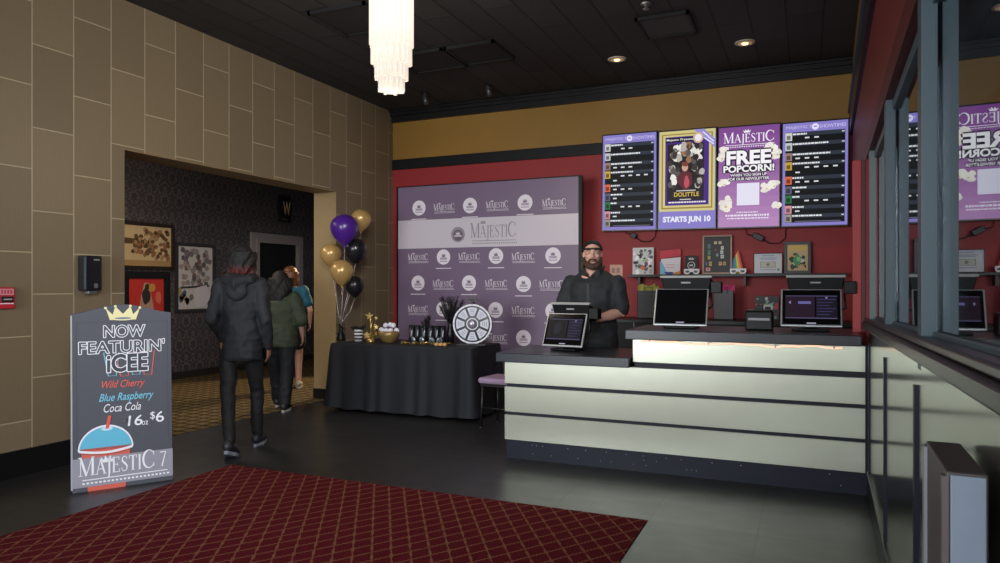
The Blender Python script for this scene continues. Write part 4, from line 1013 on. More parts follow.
for x, z, w, h, c in ((-.09, .32, .028, .05, (70, 130, 140)), (-.09, .25, .028, .05, (80, 140, 120)), (-.09, .19, .03, .04, (170, 160, 80)), (-.02, .36, .03, .03, (206, 196, 170)), (.03, .36, .03, .03, (206, 190, 160)), (.055, .30, .03, .04, (206, 206, 206)), (.05, .25, .03, .04, (200, 202, 206)), (.055, .20, .035, .04, (196, 196, 200)), (0, .22, .02, .03, (120, 170, 180)), (-.075, .12, .03, .05, (190, 160, 90)), (.035, .12, .035, .04, (196, 160, 120)), (.08, .12, .03, .04, (190, 150, 100)), (-.1, .055, .05, .04, (206, 140, 150)), (-.12, .12, .02, .03, (90, 120, 190)), (-.02, .28, .012, .02, (180, 80, 70))):
    g.rect(x - w / 2, z - h / 2, x + w / 2, z + h / 2, c, 2); g.rect(x - w / 4, z - h / 5, x + w / 5, z + h / 4, tuple(int(v * .7) for v in c), 3)
g.build('collage', t, (0, -.001, 0))
t, W, H = stand_card('framed_certificate', 'thin black framed white certificate on the shelf', 753.5, 782.5, 253, 8.32, fw=.006, fmat=M_black)
g = G(); g.rect(-W / 2, 0, W / 2, H, (198, 202, 212), 1)
for z, w in ((.87, .45), (.76, .62), (.70, .5), (.2, .55)): g.rect(-W * w / 2, H * z - .004, W * w / 2, H * z + .004, (130, 150, 172), 2)
g.rect(-W * .26, H * .3, W * .26, H * .58, (110, 124, 110), 2); g.rect(-W * .24, H * .32, W * .24, H * .56, (186, 190, 180), 3); g.disc(0, H * .44, .018, (120, 130, 120), 4); g.disc(W * .36, H * .2, .014, (150, 146, 110), 3); g.build('print', t, (0, -.001, 0))
t, W, H = stand_card('framed_comic', 'dark grey framed colourful comic print, rightmost on the shelf', 784, 811, 241.5, 8.33, fw=.032, fmat=P('charcoal_frame', (54, 54, 58), .45))
g = G(); g.rect(-W / 2 + .03, .03, W / 2 - .03, H - .03, (190, 170, 130), 1); g.rect(-W * .34, H * .72, W * .34, H * .88, (206, 176, 96), 2)
confetti(g, -W * .36, .04, W * .36, H * .7, 26, [(40, 40, 44), (206, 200, 190), (180, 70, 60), (60, 60, 66), (214, 160, 90)], .026, 8); blob(g, .0, H * .42, .045, .07, (70, 150, 90), 9, seed=1); blob(g, .01, H * .45, .02, .03, (130, 200, 140), 10, seed=5); g.build('print', t, (0, -.001, 0))
# paper glasses
gl0 = None
for px, lab in ((691.5, 'white paper glasses in front of the black crest card'), (738, 'white paper glasses in front of the rainbow wedge')):
    q = at(px, 272, Y=8.24); t = thing('paper_glasses', lab, 'glasses', (q.x, 8.24, SZ), group='white paper glasses', rotz=.05)
    fr_ = [(-.085, .06), (-.085, .02), (-.07, .0), (-.03, .0), (-.012, .025), (.012, .025), (.03, .0), (.07, .0), (.085, .02), (.085, .06)]
    MB().prism(fr_, 0, .003).build('front', P('white_card', (222, 222, 226), .5), t)
    for sg in (-1, 1): MB().ell((sg * .046, -.001, .03), (.024, .002, .014), seg=12, rings=6).build('lens', P('dark_lens', (40, 40, 60), .2), t); MB().box(sg * .085 - .001, 0, .03, sg * .085 + .001, .08, .055).build('temple', P('white_card_arm', (222, 222, 226), .5), t)
q = at(737.5, 274, Y=8.33)
t = thing('rainbow_wedge', 'small rainbow striped wedge standing beside the pale wooden frame', 'ornament', (q.x, 8.33, SZ))
hh = at(737, 249, Y=8.33).z - SZ; cols = [(40, 60, 150), (40, 120, 170), (50, 140, 70), (206, 190, 60), (214, 130, 50), (190, 50, 44)]
for k, c in enumerate(cols):
    a, b = k / 6, (k + 1) / 6
    p = lambda f: [(-.075 + .15 * f, 0), (-.05 + .06 * f, hh * (.55 + .42 * f))]
    A_, B_ = p(a), p(b); MB().prism([A_[0], B_[0], B_[1], A_[1]], 0, .02).build('stripe', P('rainbow_stripe', c, .5), t)
q = at(616, 270.5, Y=YB)
t = thing('wall_plate', 'beige wall plate on the red wall behind the cashier', 'wall plate', (q.x, YB, q.z))
MB().box(-.075, -.012, -.075, .085, 0, .07).build('plate', P('beige_plate', (196, 150, 132), .5), t, bevel=.004); g = G(); g.rect(-.05, -.03, -.01, .03, (150, 110, 100), 1); g.rect(.01, -.03, .05, .03, (150, 110, 100), 1); g.build('sockets', t, (0, -.0125, 0))
# ================================================================== gift bags and box on the back counter
BKZ = 1.031
def gift_bag(px0, px1, ptop, Y, lab, cm, tissue, seed):
    A, B = at(px0, 300, Y=Y).x, at(px1, 300, Y=Y).x; H = at((px0 + px1) / 2, ptop, Y=Y).z - BKZ; W = B - A
    t = thing('gift_bag', lab, 'gift bag', ((A + B) / 2, Y, BKZ), group='gift bags on the back counter')
    b = MB(); b.box(-W / 2, -.06, 0, W / 2, -.055, H).box(-W / 2, .055, 0, W / 2, .06, H).box(-W / 2, -.06, 0, -W / 2 + .004, .06, H).box(W / 2 - .004, -.06, 0, W / 2, .06, H).box(-W / 2, -.06, 0, W / 2, .06, .006)
    b.build('bag', cm, t)
    MB().tube([(-W * .2, -.062, H * .9), (-W * .18, -.064, H * 1.12), (W * .18, -.064, H * 1.12), (W * .2, -.062, H * .9)], .003, 6).build('handle', M_black, t)
    rnd = random.Random(seed); m = MB()
    for k in range(16):
        x = rnd.uniform(-W * .4, W * .4); y = rnd.uniform(-.04, .04); hh = rnd.uniform(.02, .085)
        m._add([(x - .04, y, H - .03), (x + .04, y + .02, H - .03), (x + rnd.uniform(-.02, .06), y + .01, H + hh), (x - .03, y - .015, H + hh * .7)], [(0, 1, 2), (0, 2, 3)], 0, False)
    m.build('tissue_paper', tissue, t)
gift_bag(638.5, 660, 290.5, 8.1, 'charcoal gift bag with yellow tissue behind the middle register', P('charcoal_paper', (48, 48, 52), .5), P('yellow_tissue', (176, 170, 84), .7), 1)
gift_bag(714, 734, 290.5, 8.1, 'charcoal gift bag with pink tissue on the back counter', P('charcoal_paper2', (56, 54, 58), .5), P('pink_tissue', (196, 62, 116), .7), 2)
A, B = at(755, 300, Y=8.2).x, at(779, 300, Y=8.2).x; H = at(767, 296, Y=8.2).z - BKZ; W = B - A
t = thing('printed_box', 'teal and white printed box standing on the back counter', 'box', ((A + B) / 2, 8.2, BKZ))
MB().box(-W / 2, 0, 0, W / 2, .1, H).build('carton', P('dark_carton', (60, 54, 58), .5), t, bevel=.003)
g = G(); g.rect(-W / 2, 0, W / 2, H, (70, 66, 72), 1); confetti(g, -W / 2, 0, W / 2, H, 22, [(120, 180, 176), (206, 208, 206), (180, 80, 90), (40, 40, 44), (150, 160, 90)], .024, 12); g.rect(-.04, H * .25, .06, H * .62, (196, 198, 200), 9); g.rect(-.02, H * .3, .04, H * .55, (30, 30, 34), 10); g.build('print', t, (0, -.001, 0))
# ================================================================== registers
SIL = P('silver_bezel', (176, 178, 180), .35, .5); PLK = P('register_black', (12, 12, 14), .45, spec=.25); TOPG = P('grey_register_top', (150, 150, 148), .45)
DSP = P('black_display_glass', (10, 9, 11), .12)
def register(px, pyb, pxw, wt, Y, zbase, rot, lab, mode, hpx):
    q = at(px, pyb, Y=Y); d = -q.x * SY + q.y * CY; W = pxw * d / F; Hs = hpx * d / F
    t = thing('register', lab, 'cash register', (q.x, Y, zbase), rot, 'touchscreen registers')
    zb = q.z - zbase
    MB().box(-W * .32, .02, 0, W * .30, .24, .02).build('base', PLK, t, bevel=.008)
    MB().tube([(0, .14, .02), (0, .12, zb + Hs * .5)], [.045, .03], 14).build('stand', PLK, t)
    s = bpy.data.objects.new('customer_display', MB().box(-W / 2, 0, 0, W / 2, .022, Hs).mesh('customer_display')); COL.objects.link(s); s.parent = t; s.data.materials.append(SIL); s.location = (0, -.0, zb); s.rotation_euler = (-.42, 0, 0)
    bv = s.modifiers.new('b', 'BEVEL'); bv.width = .006; bv.segments = 2
    MB().box(-W / 2 + .012, -.003, .014, W / 2 - .012, .0, Hs - .010).build('glass', DSP, s)
    g = G(emit=.55, rough=.2)
    X = lambda f: -W / 2 + f * W
    Z = lambda f: Hs - f * Hs
    g.rect(X(.43), Z(.935), X(.58), Z(.905), (214, 206, 236), 2)
    if mode:
        g.rect(X(.08), Z(.21), X(.92), Z(.185), (90, 84, 120), 2); g.rect(X(.08), Z(.80), X(.92), Z(.77), (96, 90, 128), 2)
        g.rect(X(.08), Z(.77), X(.56), Z(.21), (26, 20, 30) if mode == 1 else (46, 26, 46), 1); g.rect(X(.58), Z(.77), X(.92), Z(.21), (24, 20, 40), 1)
        if mode == 2:
            g.rect(X(.29), Z(.41), X(.50), Z(.34), (130, 122, 196), 2); g.poly([(X(.13), Z(.37)), (X(.17), Z(.32)), (X(.17), Z(.42))], (170, 160, 206), 2)
        else: blob(g, X(.33), Z(.46), .11 * W, .2 * Hs, (44, 46, 56), 2, seed=2)
        for k in range(6): g.rect(X(.60), Z(.30 + .08 * k), X(.90 - .05 * (k % 3)), Z(.275 + .08 * k), (76, 62, 110), 2)
        g.disc(X(.75), Z(.24), .008, (150, 140, 206), 2)
    g.build('screen_image', s, (0, -.0035, 0))
    # staff side terminal behind: tilted away, we see its back and grey top edge
    xo = .03
    b = MB(); y0, z0 = .13, zb + Hs * .86; y1, z1 = .32, z0 + W * .25
    x_ = W * .46
    b._add([Vector(p_) + Vector((xo, 0, 0)) for p_ in ((-x_ * .9, y0, z0 - .02), (x_ * .9, y0, z0 - .02), (x_ * 1.03, y0 - .02, z1), (-x_ * 1.03, y0 - .02, z1), (-x_ * .9, y1, z0 - .06), (x_ * .9, y1, z0 - .06), (x_ * 1.03, y1 - .02, z1 - .05), (-x_ * 1.03, y1 - .02, z1 - .05))],
           [(0, 1, 2, 3), (5, 4, 7, 6), (4, 0, 3, 7), (1, 5, 6, 2), (3, 2, 6, 7), (4, 5, 1, 0)], 0, False)
    b.build('staff_terminal', PLK, t, bevel=.006)
    tp = MB().box(xo - x_ * 1.06, y0 - .035, z1 - .004, xo + x_ * 1.06, y0 + .02, z1 + .016).build('terminal_edge', TOPG, t, bevel=.004)
    g = G(rough=.4); g.rect(xo - .035, z1 - .045, xo + .035, z1 - .034, (150, 150, 156), 1); g.build('badge', t, (0, y0 - .022, 0))
    MB().box(x_ * 1.0 + xo, .10, z1 - .12, x_ * 1.0 + .08 + xo, .19, z1 - .03).build('card_reader', PLK, t, bevel=.006)
    MB().tube([(x_ * .95 + .04, .1, z1 - .12), (x_ * .95 + .05, .11, z1 - .22), (x_ * .6, .13, z1 - .3)], .008, 8).build('reader_arm', PLK, t)
register(561.5, 346.5, 44, 42, 5.50, .864, math.radians(-6), 'left register on the lower worktop in front of the cashier', 1, 36)
register(679.5, 325.5, 53, 48, 5.46, 1.074, 0, 'middle register on the raised worktop, screen dark', 0, 40.5)
register(811, 326.5, 57, 52, 5.50, 1.074, 0, 'right register on the raised worktop, screen lit purple', 2, 41)
q = at(759, 328, Y=5.55)
t = thing('receipt_printer', 'black receipt printer on the raised worktop beside the right register', 'printer', (q.x, 5.52, 1.074))
MB().box(-.095, 0, 0, .095, .16, .14).build('body', PLK, t, bevel=.01); MB().box(-.075, -.002, .072, .075, .002, .09).build('paper_slot', P('pale_label', (150, 152, 156), .5), t)
MB().box(-.02, .02, .14, .03, .06, .185).build('roll_lever', PLK, t, bevel=.004); MB().box(-.09, .0, .14, .09, .15, .15).build('lid', M_blk2, t, bevel=.004)
q = at(634, 325, Y=5.35); o = MB().cyl((0, 0, 0), (0, 0, .05), .004).build('pen', M_steel, loc=(q.x, 5.35, 1.072)); tag(o, 'short pale pen standing at the left end of the raised worktop', 'pen')
# wall-hung display case close to the camera on the right
t = thing('display_case', 'grey edged wall display case hanging low on the right wall', 'display case', (0.218, 1.42, 0), RROT)
MB().box(.0, 0, .25, .062, .27, 1.08).build('case', P('dark_case', (74, 66, 66), .5), t, bevel=.004)
MB().box(.006, -.006, .252, .058, .0, 1.076).build('end_panel', P('pale_blue_grey_panel', (128, 140, 158), .45), t, bevel=.002)
MB().box(-.006, .245, .25, .006, .27, 1.072).build('edge_trim', P('pale_edge_trim', (130, 132, 138), .4), t); MB().box(-.006, .0, .25, .006, .018, 1.072).build('edge_trim', P('brown_edge_trim', (96, 88, 86), .4), t)
# ================================================================== people (local frame: facing +y, x to their right)
def skin_m(name, rgb): return P(name, rgb, .55, var=.06, scale=30)
def hand(mb, wrist, fwd, palm, side, curl=.5, s=1.0):
    """five fingers; fwd = wrist->knuckles, palm = palm normal, side=+1 if thumb lies on fwd x palm side"""
    w = Vector(wrist); f = Vector(fwd).normalized(); p = Vector(palm); p = (p - f * p.dot(f)).normalized(); a = f.cross(p) * side
    kn = w + f * .085 * s
    mb.tube([w - f * .02, w + f * .03 * s, w + f * .06 * s, kn], [.024 * s, .030 * s, .036 * s, .032 * s], 12, flat=.45, up=p)
    for k, (o, l) in enumerate(((.030, .070), (.010, .078), (-.010, .072), (-.029, .058))):
        b = kn + a * o * s - f * .01
        d1 = (f * math.cos(curl * .7) + p * math.sin(curl * .7)).normalized(); d2 = (f * math.cos(curl * 1.7) + p * math.sin(curl * 1.7)).normalized()
        m1 = b + d1 * l * .55 * s; m2 = m1 + d2 * l * .5 * s
        mb.tube([b, m1, m2], [.0095 * s, .0085 * s, .007 * s], 8); mb.ell(m2, .007 * s, seg=8, rings=6)
    b = w + f * .025 * s + a * .024 * s; m1 = b + (f * .6 + a * .8 + p * .15).normalized() * .038 * s; m2 = m1 + (f * .9 + a * .25 + p * .3).normalized() * .032 * s
    mb.tube([b, m1, m2], [.013 * s, .010 * s, .0085 * s], 8); mb.ell(m2, .0085 * s, seg=8, rings=6)
def limb(mb, pts, rad, seg=14):
    mb.tube(pts, rad, seg)
    for p, r in zip(pts, rad): mb.ell(p, r * .99, seg=12, rings=8)
def head(mb, c, yaw=0.0, pitch=0.0, s=1.0):
    M = (Matrix.Rotation(yaw, 3, 'Z') @ Matrix.Rotation(pitch, 3, 'X')); c = Vector(c)
    T = lambda x, y, z: c + M @ (Vector((x, y, z)) * s)
    mb.ell(T(0, -.012, .035), (.076 * s, .096 * s, .088 * s), M, 20, 14)          # skull
    mb.ell(T(0, .022, -.035), (.064 * s, .070 * s, .078 * s), M, 18, 12)          # face
    mb.ell(T(0, .048, -.088), (.036 * s, .034 * s, .028 * s), M)                  # chin
    mb.tube([T(0, .088, .012), T(0, .104, -.022), T(0, .112, -.036)], [.010 * s, .013 * s, .016 * s], 10)   # nose
    mb.ell(T(.014, .098, -.040), .010 * s, seg=8, rings=6); mb.ell(T(-.014, .098, -.040), .010 * s, seg=8, rings=6)
    mb.tube([T(-.05, .074, .024), T(0, .090, .026), T(.05, .074, .024)], [.011 * s, .013 * s, .011 * s], 8)  # brow
    for sg in (-1, 1):
        mb.ell(T(sg * .074, -.006, -.012), (.012 * s, .020 * s, .032 * s), M, 10, 8)                       # ears
        mb.ell(T(sg * .038, .068, -.022), (.022 * s, .020 * s, .018 * s), M, 10, 8)                         # cheeks
    mb.tube([T(-.022, .088, -.066), T(0, .096, -.064), T(.022, .088, -.066)], [.006 * s, .009 * s, .006 * s], 8)
    return T, M
def foot(mb, ankle, yaw=0.0, pitch=0.0, s=1.0, grow=0.0):
    M = Matrix.Rotation(yaw, 3, 'Z') @ Matrix.Rotation(pitch, 3, 'X'); a = Vector(ankle); T = lambda x, y, z: a + M @ (Vector((x, y, z)) * s)
    g = grow
    mb.tube([T(0, -.055, -.045), T(0, 0, -.045), T(0, .08, -.055), T(0, .15, -.062), T(0, .185, -.066)], [.036 + g, .042 + g, .043 + g, .040 + g, .024 + g], 12, flat=.62, up=(0, 0, 1))
    mb.ell(T(0, -.045, -.04), (.034 + g, .034 + g, .036 + g), M, 12, 8)
def sole(ankle, yaw, pitch, mat, parent, s=1.0, mid=None):
    M = Matrix.Rotation(yaw, 3, 'Z') @ Matrix.Rotation(pitch, 3, 'X'); a = Vector(ankle)
    mb = MB(); pts = []
    for k in range(24):
        t = 2 * PI * k / 24; y = .065 + .145 * math.sin(t); w = .05 * (1 - .25 * (y < 0)) ; pts.append((w * math.cos(t), y))
    mb._rings([[a + M @ (Vector((x, y, z)) * s) for x, y in pts] for z in (-.104, -.078)], 0, True, False)
    return mb.build('shoe_sole', mat, parent)
def torso(mb, hip, chest, neck, hw, cw, depth, fat=0.0):
    hip, chest, neck = Vector(hip), Vector(chest), Vector(neck)
    mb.ell(hip, (hw, depth * .98, .13), seg=20, rings=12)
    mb.loft([(hip.x, hip.y, hip.z - .05, hw * .98, depth), (hip.x, hip.y, hip.z + .08, hw * .96, depth * .98), (*(hip.lerp(chest, .45)), hw * .90 + fat, depth * .92 + fat), (*chest, cw, depth * 1.02), (chest.x, chest.y, chest.z + .10, cw * .97, depth * .92), (*(chest.lerp(neck, .8)), cw * .6, depth * .62), (neck.x, neck.y, neck.z, .06, .06)], 22)
def face_bits(T, M, root, s, hair_rgb, eye=True):
    for sg in (-1, 1):
        MB().ell(T(sg * .031, .080, .004), (.012 * s, .008 * s, .0075 * s), M, 10, 8).build('eye', P('eye_white', (206, 200, 196), .3), root)
        MB().ell(T(sg * .030, .0865, .004), (.0055 * s, .003 * s, .0055 * s), M, 8, 6).build('iris', P('dark_iris', (44, 34, 28), .2), root)
        MB().tube([T(sg * .014, .094, .024), T(sg * .032, .092, .029), T(sg * .052, .078, .024)], [.004 * s, .0045 * s, .002 * s], 6).build('eyebrow', P('brow_hair', hair_rgb, .8), root)
    MB().tube([T(-.022, .094, -.065), T(0, .103, -.0635), T(.022, .094, -.065)], [.003 * s, .0055 * s, .003 * s], 8).build('lips', P('lip_skin', (150, 92, 84), .5), root)
def grad_hair(name, top, tip, z0, z1):
    m, nt, b = newmat(name); n = N(nt); x, y, z = n.xyz()
    f = n.math('DIVIDE', n.math('SUBTRACT', z, z0), z1 - z0); f = n.math('ADD', f, n.math('MULTIPLY', n.math('SUBTRACT', n.noise(n.comb(n.math('MULTIPLY', x, 60), n.math('MULTIPLY', y, 60), z), 1, 2), .5), 1.1))
    f = n.math('MINIMUM', n.math('MAXIMUM', f, 0.0), 1.0)
    nt.links.new(n.mix(f, lin(tip), lin(top)), b.inputs['Base Color']); b.inputs['Roughness'].default_value = .75; return m
def locks(mb, T, n, r0, z_top, z_bot, a0, a1, rad, seed, wav=.0, back=1.0, depth=.098):
    rnd = random.Random(seed)
    for k in range(n):
        a = a0 + (a1 - a0) * (k + rnd.uniform(-.3, .3)) / max(1, n - 1); zb = z_bot + rnd.uniform(-.02, .02)
        pts = []
        for i in range(6):
            f = i / 5; z = z_top + (zb - z_top) * f; rr = r0 * (1 - .06 * (f - .5) ** 2)
            pts.append(T(rr * math.sin(a) * 1.0 + wav * math.sin(f * 9 + k), -rr * depth / .085 * math.cos(a) * .98 * back + wav * .5 * math.cos(f * 8 + k * 2) - .008, z))
        mb.tube(pts, [rad, rad * 1.15, rad * 1.15, rad, rad * .8, rad * .3], 8)

# ------------------------------------------------------------------ person in the dark hooded jacket
def hoodie():
    f0 = at(228, 460, Z=0); f1 = at(262, 442, Z=0)
    loc = Vector(((f0.x + f1.x) / 2 - .04, (f0.y + f1.y) / 2 - .02, 0))
    th = math.atan2(-(f1.x - f0.x), (f1.y - f0.y)) + .12
    R = Matrix.Rotation(-th, 3, 'Z'); a0 = R @ (f0 - loc); a1 = R @ (f1 - loc)
    r = thing('person', 'person in dark hooded jacket with red tipped hair walking toward the dim corridor', 'person', loc, th)
    LA = Vector((a0.x - .0, a0.y + .02, .14)); RA = Vector((a1.x, a1.y - .10, .105))
    hipL, hipR = Vector((-.095, -.02, .90)), Vector((.095, .02, .90)); kL = Vector((-.085, -.09, .50)); kR = Vector((.085, .20, .50))
    neck = Vector((0, .035, 1.475)); chest = Vector((0, .02, 1.27)); hc = Vector((0, .055, 1.615))
    sL, sR = Vector((-.18, .01, 1.40)), Vector((.18, .01, 1.40)); eL = Vector((-.235, -.06, 1.13)); eR = Vector((.235, -.03, 1.12)); wL = Vector((-.19, .12, .95)); wR = Vector((.225, .09, .875))
    mb = MB(); T, M = head(mb, hc); mb.tube([neck - Vector((0, .01, .06)), neck, hc - Vector((0, .02, .06))], [.062, .056, .054], 14)
    torso(mb, (0, 0, .93), chest, neck, .155, .175, .105)
    limb(mb, [sL, eL, wL], [.052, .040, .028]); limb(mb, [sR, eR, wR], [.052, .040, .028])
    hand(mb, wL, (.12, .5, -.4), (1, 0, 0), 1, .7); hand(mb, wR, (.0, .25, -1), (-1, .2, 0), 1, .45)
    limb(mb, [hipL, kL, LA], [.088, .056, .040]); limb(mb, [hipR, kR, RA], [.088, .056, .040]); foot(mb, LA, 0, -.32); foot(mb, RA)
    fuse(mb, 'body', skin_m('brown_skin', (132, 92, 74)), r, .008)
    jm_ = MB(); torso(jm_, (0, 0, .96), chest, neck - Vector((0, 0, .01)), .178, .192, .135)
    jm_.loft([(0, 0, .765, .180, .135), (0, 0, .80, .192, .148), (0, 0, .96, .184, .14), (0, .01, 1.1, .176, .132)], 24)
    for s_, e_, w_ in ((sL, eL, wL), (sR, eR, wR)): limb(jm_, [s_, e_, e_.lerp(w_, .9)], [.074, .062, .048])
    jm_.ell((0, .0, 1.405), (.20, .105, .065), seg=18, rings=10)
    fuse(jm_, 'jacket', P('charcoal_jacket', (21, 23, 29), .75, var=.2, scale=9), r, .010, 4, folds=.012)
    hm = MB(); hm.tube([(-.115, .07, 1.475), (-.10, -.06, 1.455), (0, -.125, 1.415), (.10, -.06, 1.455), (.115, .07, 1.475)], [.035, .052, .068, .052, .035], 14)
    hm.ell((0, -.115, 1.36), (.10, .05, .085)); hm.ell((0, -.05, 1.46), (.12, .07, .05))
    fuse(hm, 'hood', P('charcoal_hood', (24, 26, 32), .75, var=.2, scale=12), r, .009, 4, folds=.008)
    tm = MB(); tm.ell((0, 0, .90), (.168, .125, .13), seg=20)
    for h_, k_, a_ in ((hipL, kL, LA), (hipR, kR, RA)): limb(tm, [h_, k_, k_.lerp(a_, .55), a_ + Vector((0, 0, .01))], [.090, .066, .056, .052])
    fuse(tm, 'trousers', P('black_trousers', (14, 15, 19), .75, var=.2, scale=14), r, .009, 4, folds=.009)
    for a_, p_ in ((LA, -.32), (RA, 0)):
        sm_ = MB(); foot(sm_, a_, 0, p_, 1.06, .008); o = fuse(sm_, 'shoe', P('dark_sneaker', (40, 42, 50), .5), r, .008, 3)
        so = sole(a_, 0, p_, P('pale_sole', (130, 136, 150), .6), o, 1.06)
    hr = MB(); hr.ell(T(0, -.02, .058), (.096, .114, .088), M, 20, 14); hr.ell(T(0, -.055, .0), (.094, .08, .09), M, 20, 14)
    locks(hr, T, 21, .108, .075, -.105, -2.0, 2.0, .018, 3, .012); locks(hr, T, 11, .088, .09, -.125, -1.3, 1.3, .018, 4, .012)
    fuse(hr, 'hair', grad_hair('red_tipped_hair', (12, 8, 10), (104, 32, 28), 1.47, 1.58), r, .007, 2)
    r.scale = (.93, .93, 1.0); return r
hoodie()
# ------------------------------------------------------------------ person in the olive shirt with long dark hair
def olive():
    f0 = at(278, 411, Z=0); loc = Vector((f0.x - .0, f0.y + .03, 0)); th = math.radians(26); s = .93
    r = thing('person', 'person in loose olive shirt with long dark wavy hair, just ahead of the jacket wearer', 'person', loc, th)
    LA = Vector((-.09, .26, .105)); RA = Vector((.07, -.06, .10)); hipL, hipR = Vector((-.085, .01, .80)), Vector((.085, -.01, .80)); kL = Vector((-.09, .16, .45)); kR = Vector((.08, .0, .44))
    neck = Vector((0, .02, 1.315)); chest = Vector((0, .01, 1.13)); hc = Vector((0, .035, 1.44))
    sL, sR = Vector((-.165, 0, 1.26)), Vector((.165, 0, 1.26)); eL = Vector((-.225, .03, 1.0)); eR = Vector((.235, .0, 1.0)); wL = Vector((-.2, .16, .84)); wR = Vector((.225, .11, .83))
    mb = MB(); T, M = head(mb, hc, 0, 0, .95); mb.tube([neck - Vector((0, .01, .05)), neck, hc - Vector((0, .02, .05))], [.055, .048, .047], 14)
    torso(mb, (0, 0, .83), chest, neck, .14, .15, .095); limb(mb, [sL, eL, wL], [.045, .036, .025]); limb(mb, [sR, eR, wR], [.045, .036, .025])
    hand(mb, wL, (0, .4, -.9), (1, 0, 0), 1, .5, .92); hand(mb, wR, (0, .35, -.95), (-1, 0, 0), 1, .5, .92)
    limb(mb, [hipL, kL, LA], [.080, .052, .036]); limb(mb, [hipR, kR, RA], [.080, .052, .036]); foot(mb, LA, 0, 0, .92); foot(mb, RA, 0, 0, .92)
    fuse(mb, 'body', skin_m('fair_skin', (176, 132, 112)), r, .008)
    sh = MB(); torso(sh, (0, 0, .86), chest, neck - Vector((0, 0, .01)), .185, .19, .135)
    sh.loft([(0, 0, .72, .192, .148), (0, 0, .80, .195, .15), (0, 0, .95, .185, .14)], 22)
    for s_, e_ in ((sL, eL), (sR, eR)): limb(sh, [s_, s_.lerp(e_, .55), e_ + Vector((0, 0, .02))], [.078, .078, .082])
    sh.ell((0, 0, 1.265), (.185, .095, .055), seg=18)
    fuse(sh, 'shirt', P('olive_shirt', (52, 60, 42), .8, var=.15, scale=8), r, .010, 4, folds=.011)
    tm = MB(); tm.ell((0, 0, .80), (.155, .115, .12), seg=20)
    for h_, k_, a_ in ((hipL, kL, LA), (hipR, kR, RA)): limb(tm, [h_, k_, k_.lerp(a_, .5), a_ + Vector((0, 0, .0))], [.10, .078, .070, .068])
    fuse(tm, 'trousers', P('black_jeans', (16, 18, 24), .75, var=.2, scale=14), r, .009, 4, folds=.008)
    for a_ in (LA, RA):
        sm_ = MB(); foot(sm_, a_, 0, 0, .98, .006); o = fuse(sm_, 'shoe', P('black_sneaker', (34, 34, 38), .5), r, .008, 3); sole(a_, 0, 0, P('white_sole', (176, 172, 168), .6), o, .98)
    hr = MB(); hr.ell(T(0, -.018, .05), (.090, .106, .088), M, 20, 14); hr.ell(T(0, -.06, -.02), (.088, .07, .11), M, 20, 14)
    locks(hr, T, 15, .112, .05, -.27, -1.8, 1.8, .030, 8, .016); locks(hr, T, 9, .085, .03, -.31, -1.1, 1.1, .030, 9, .016)
    fuse(hr, 'hair', P('dark_brown_hair', (18, 12, 12), .7, var=.3, scale=40), r, .007, 2)
olive()
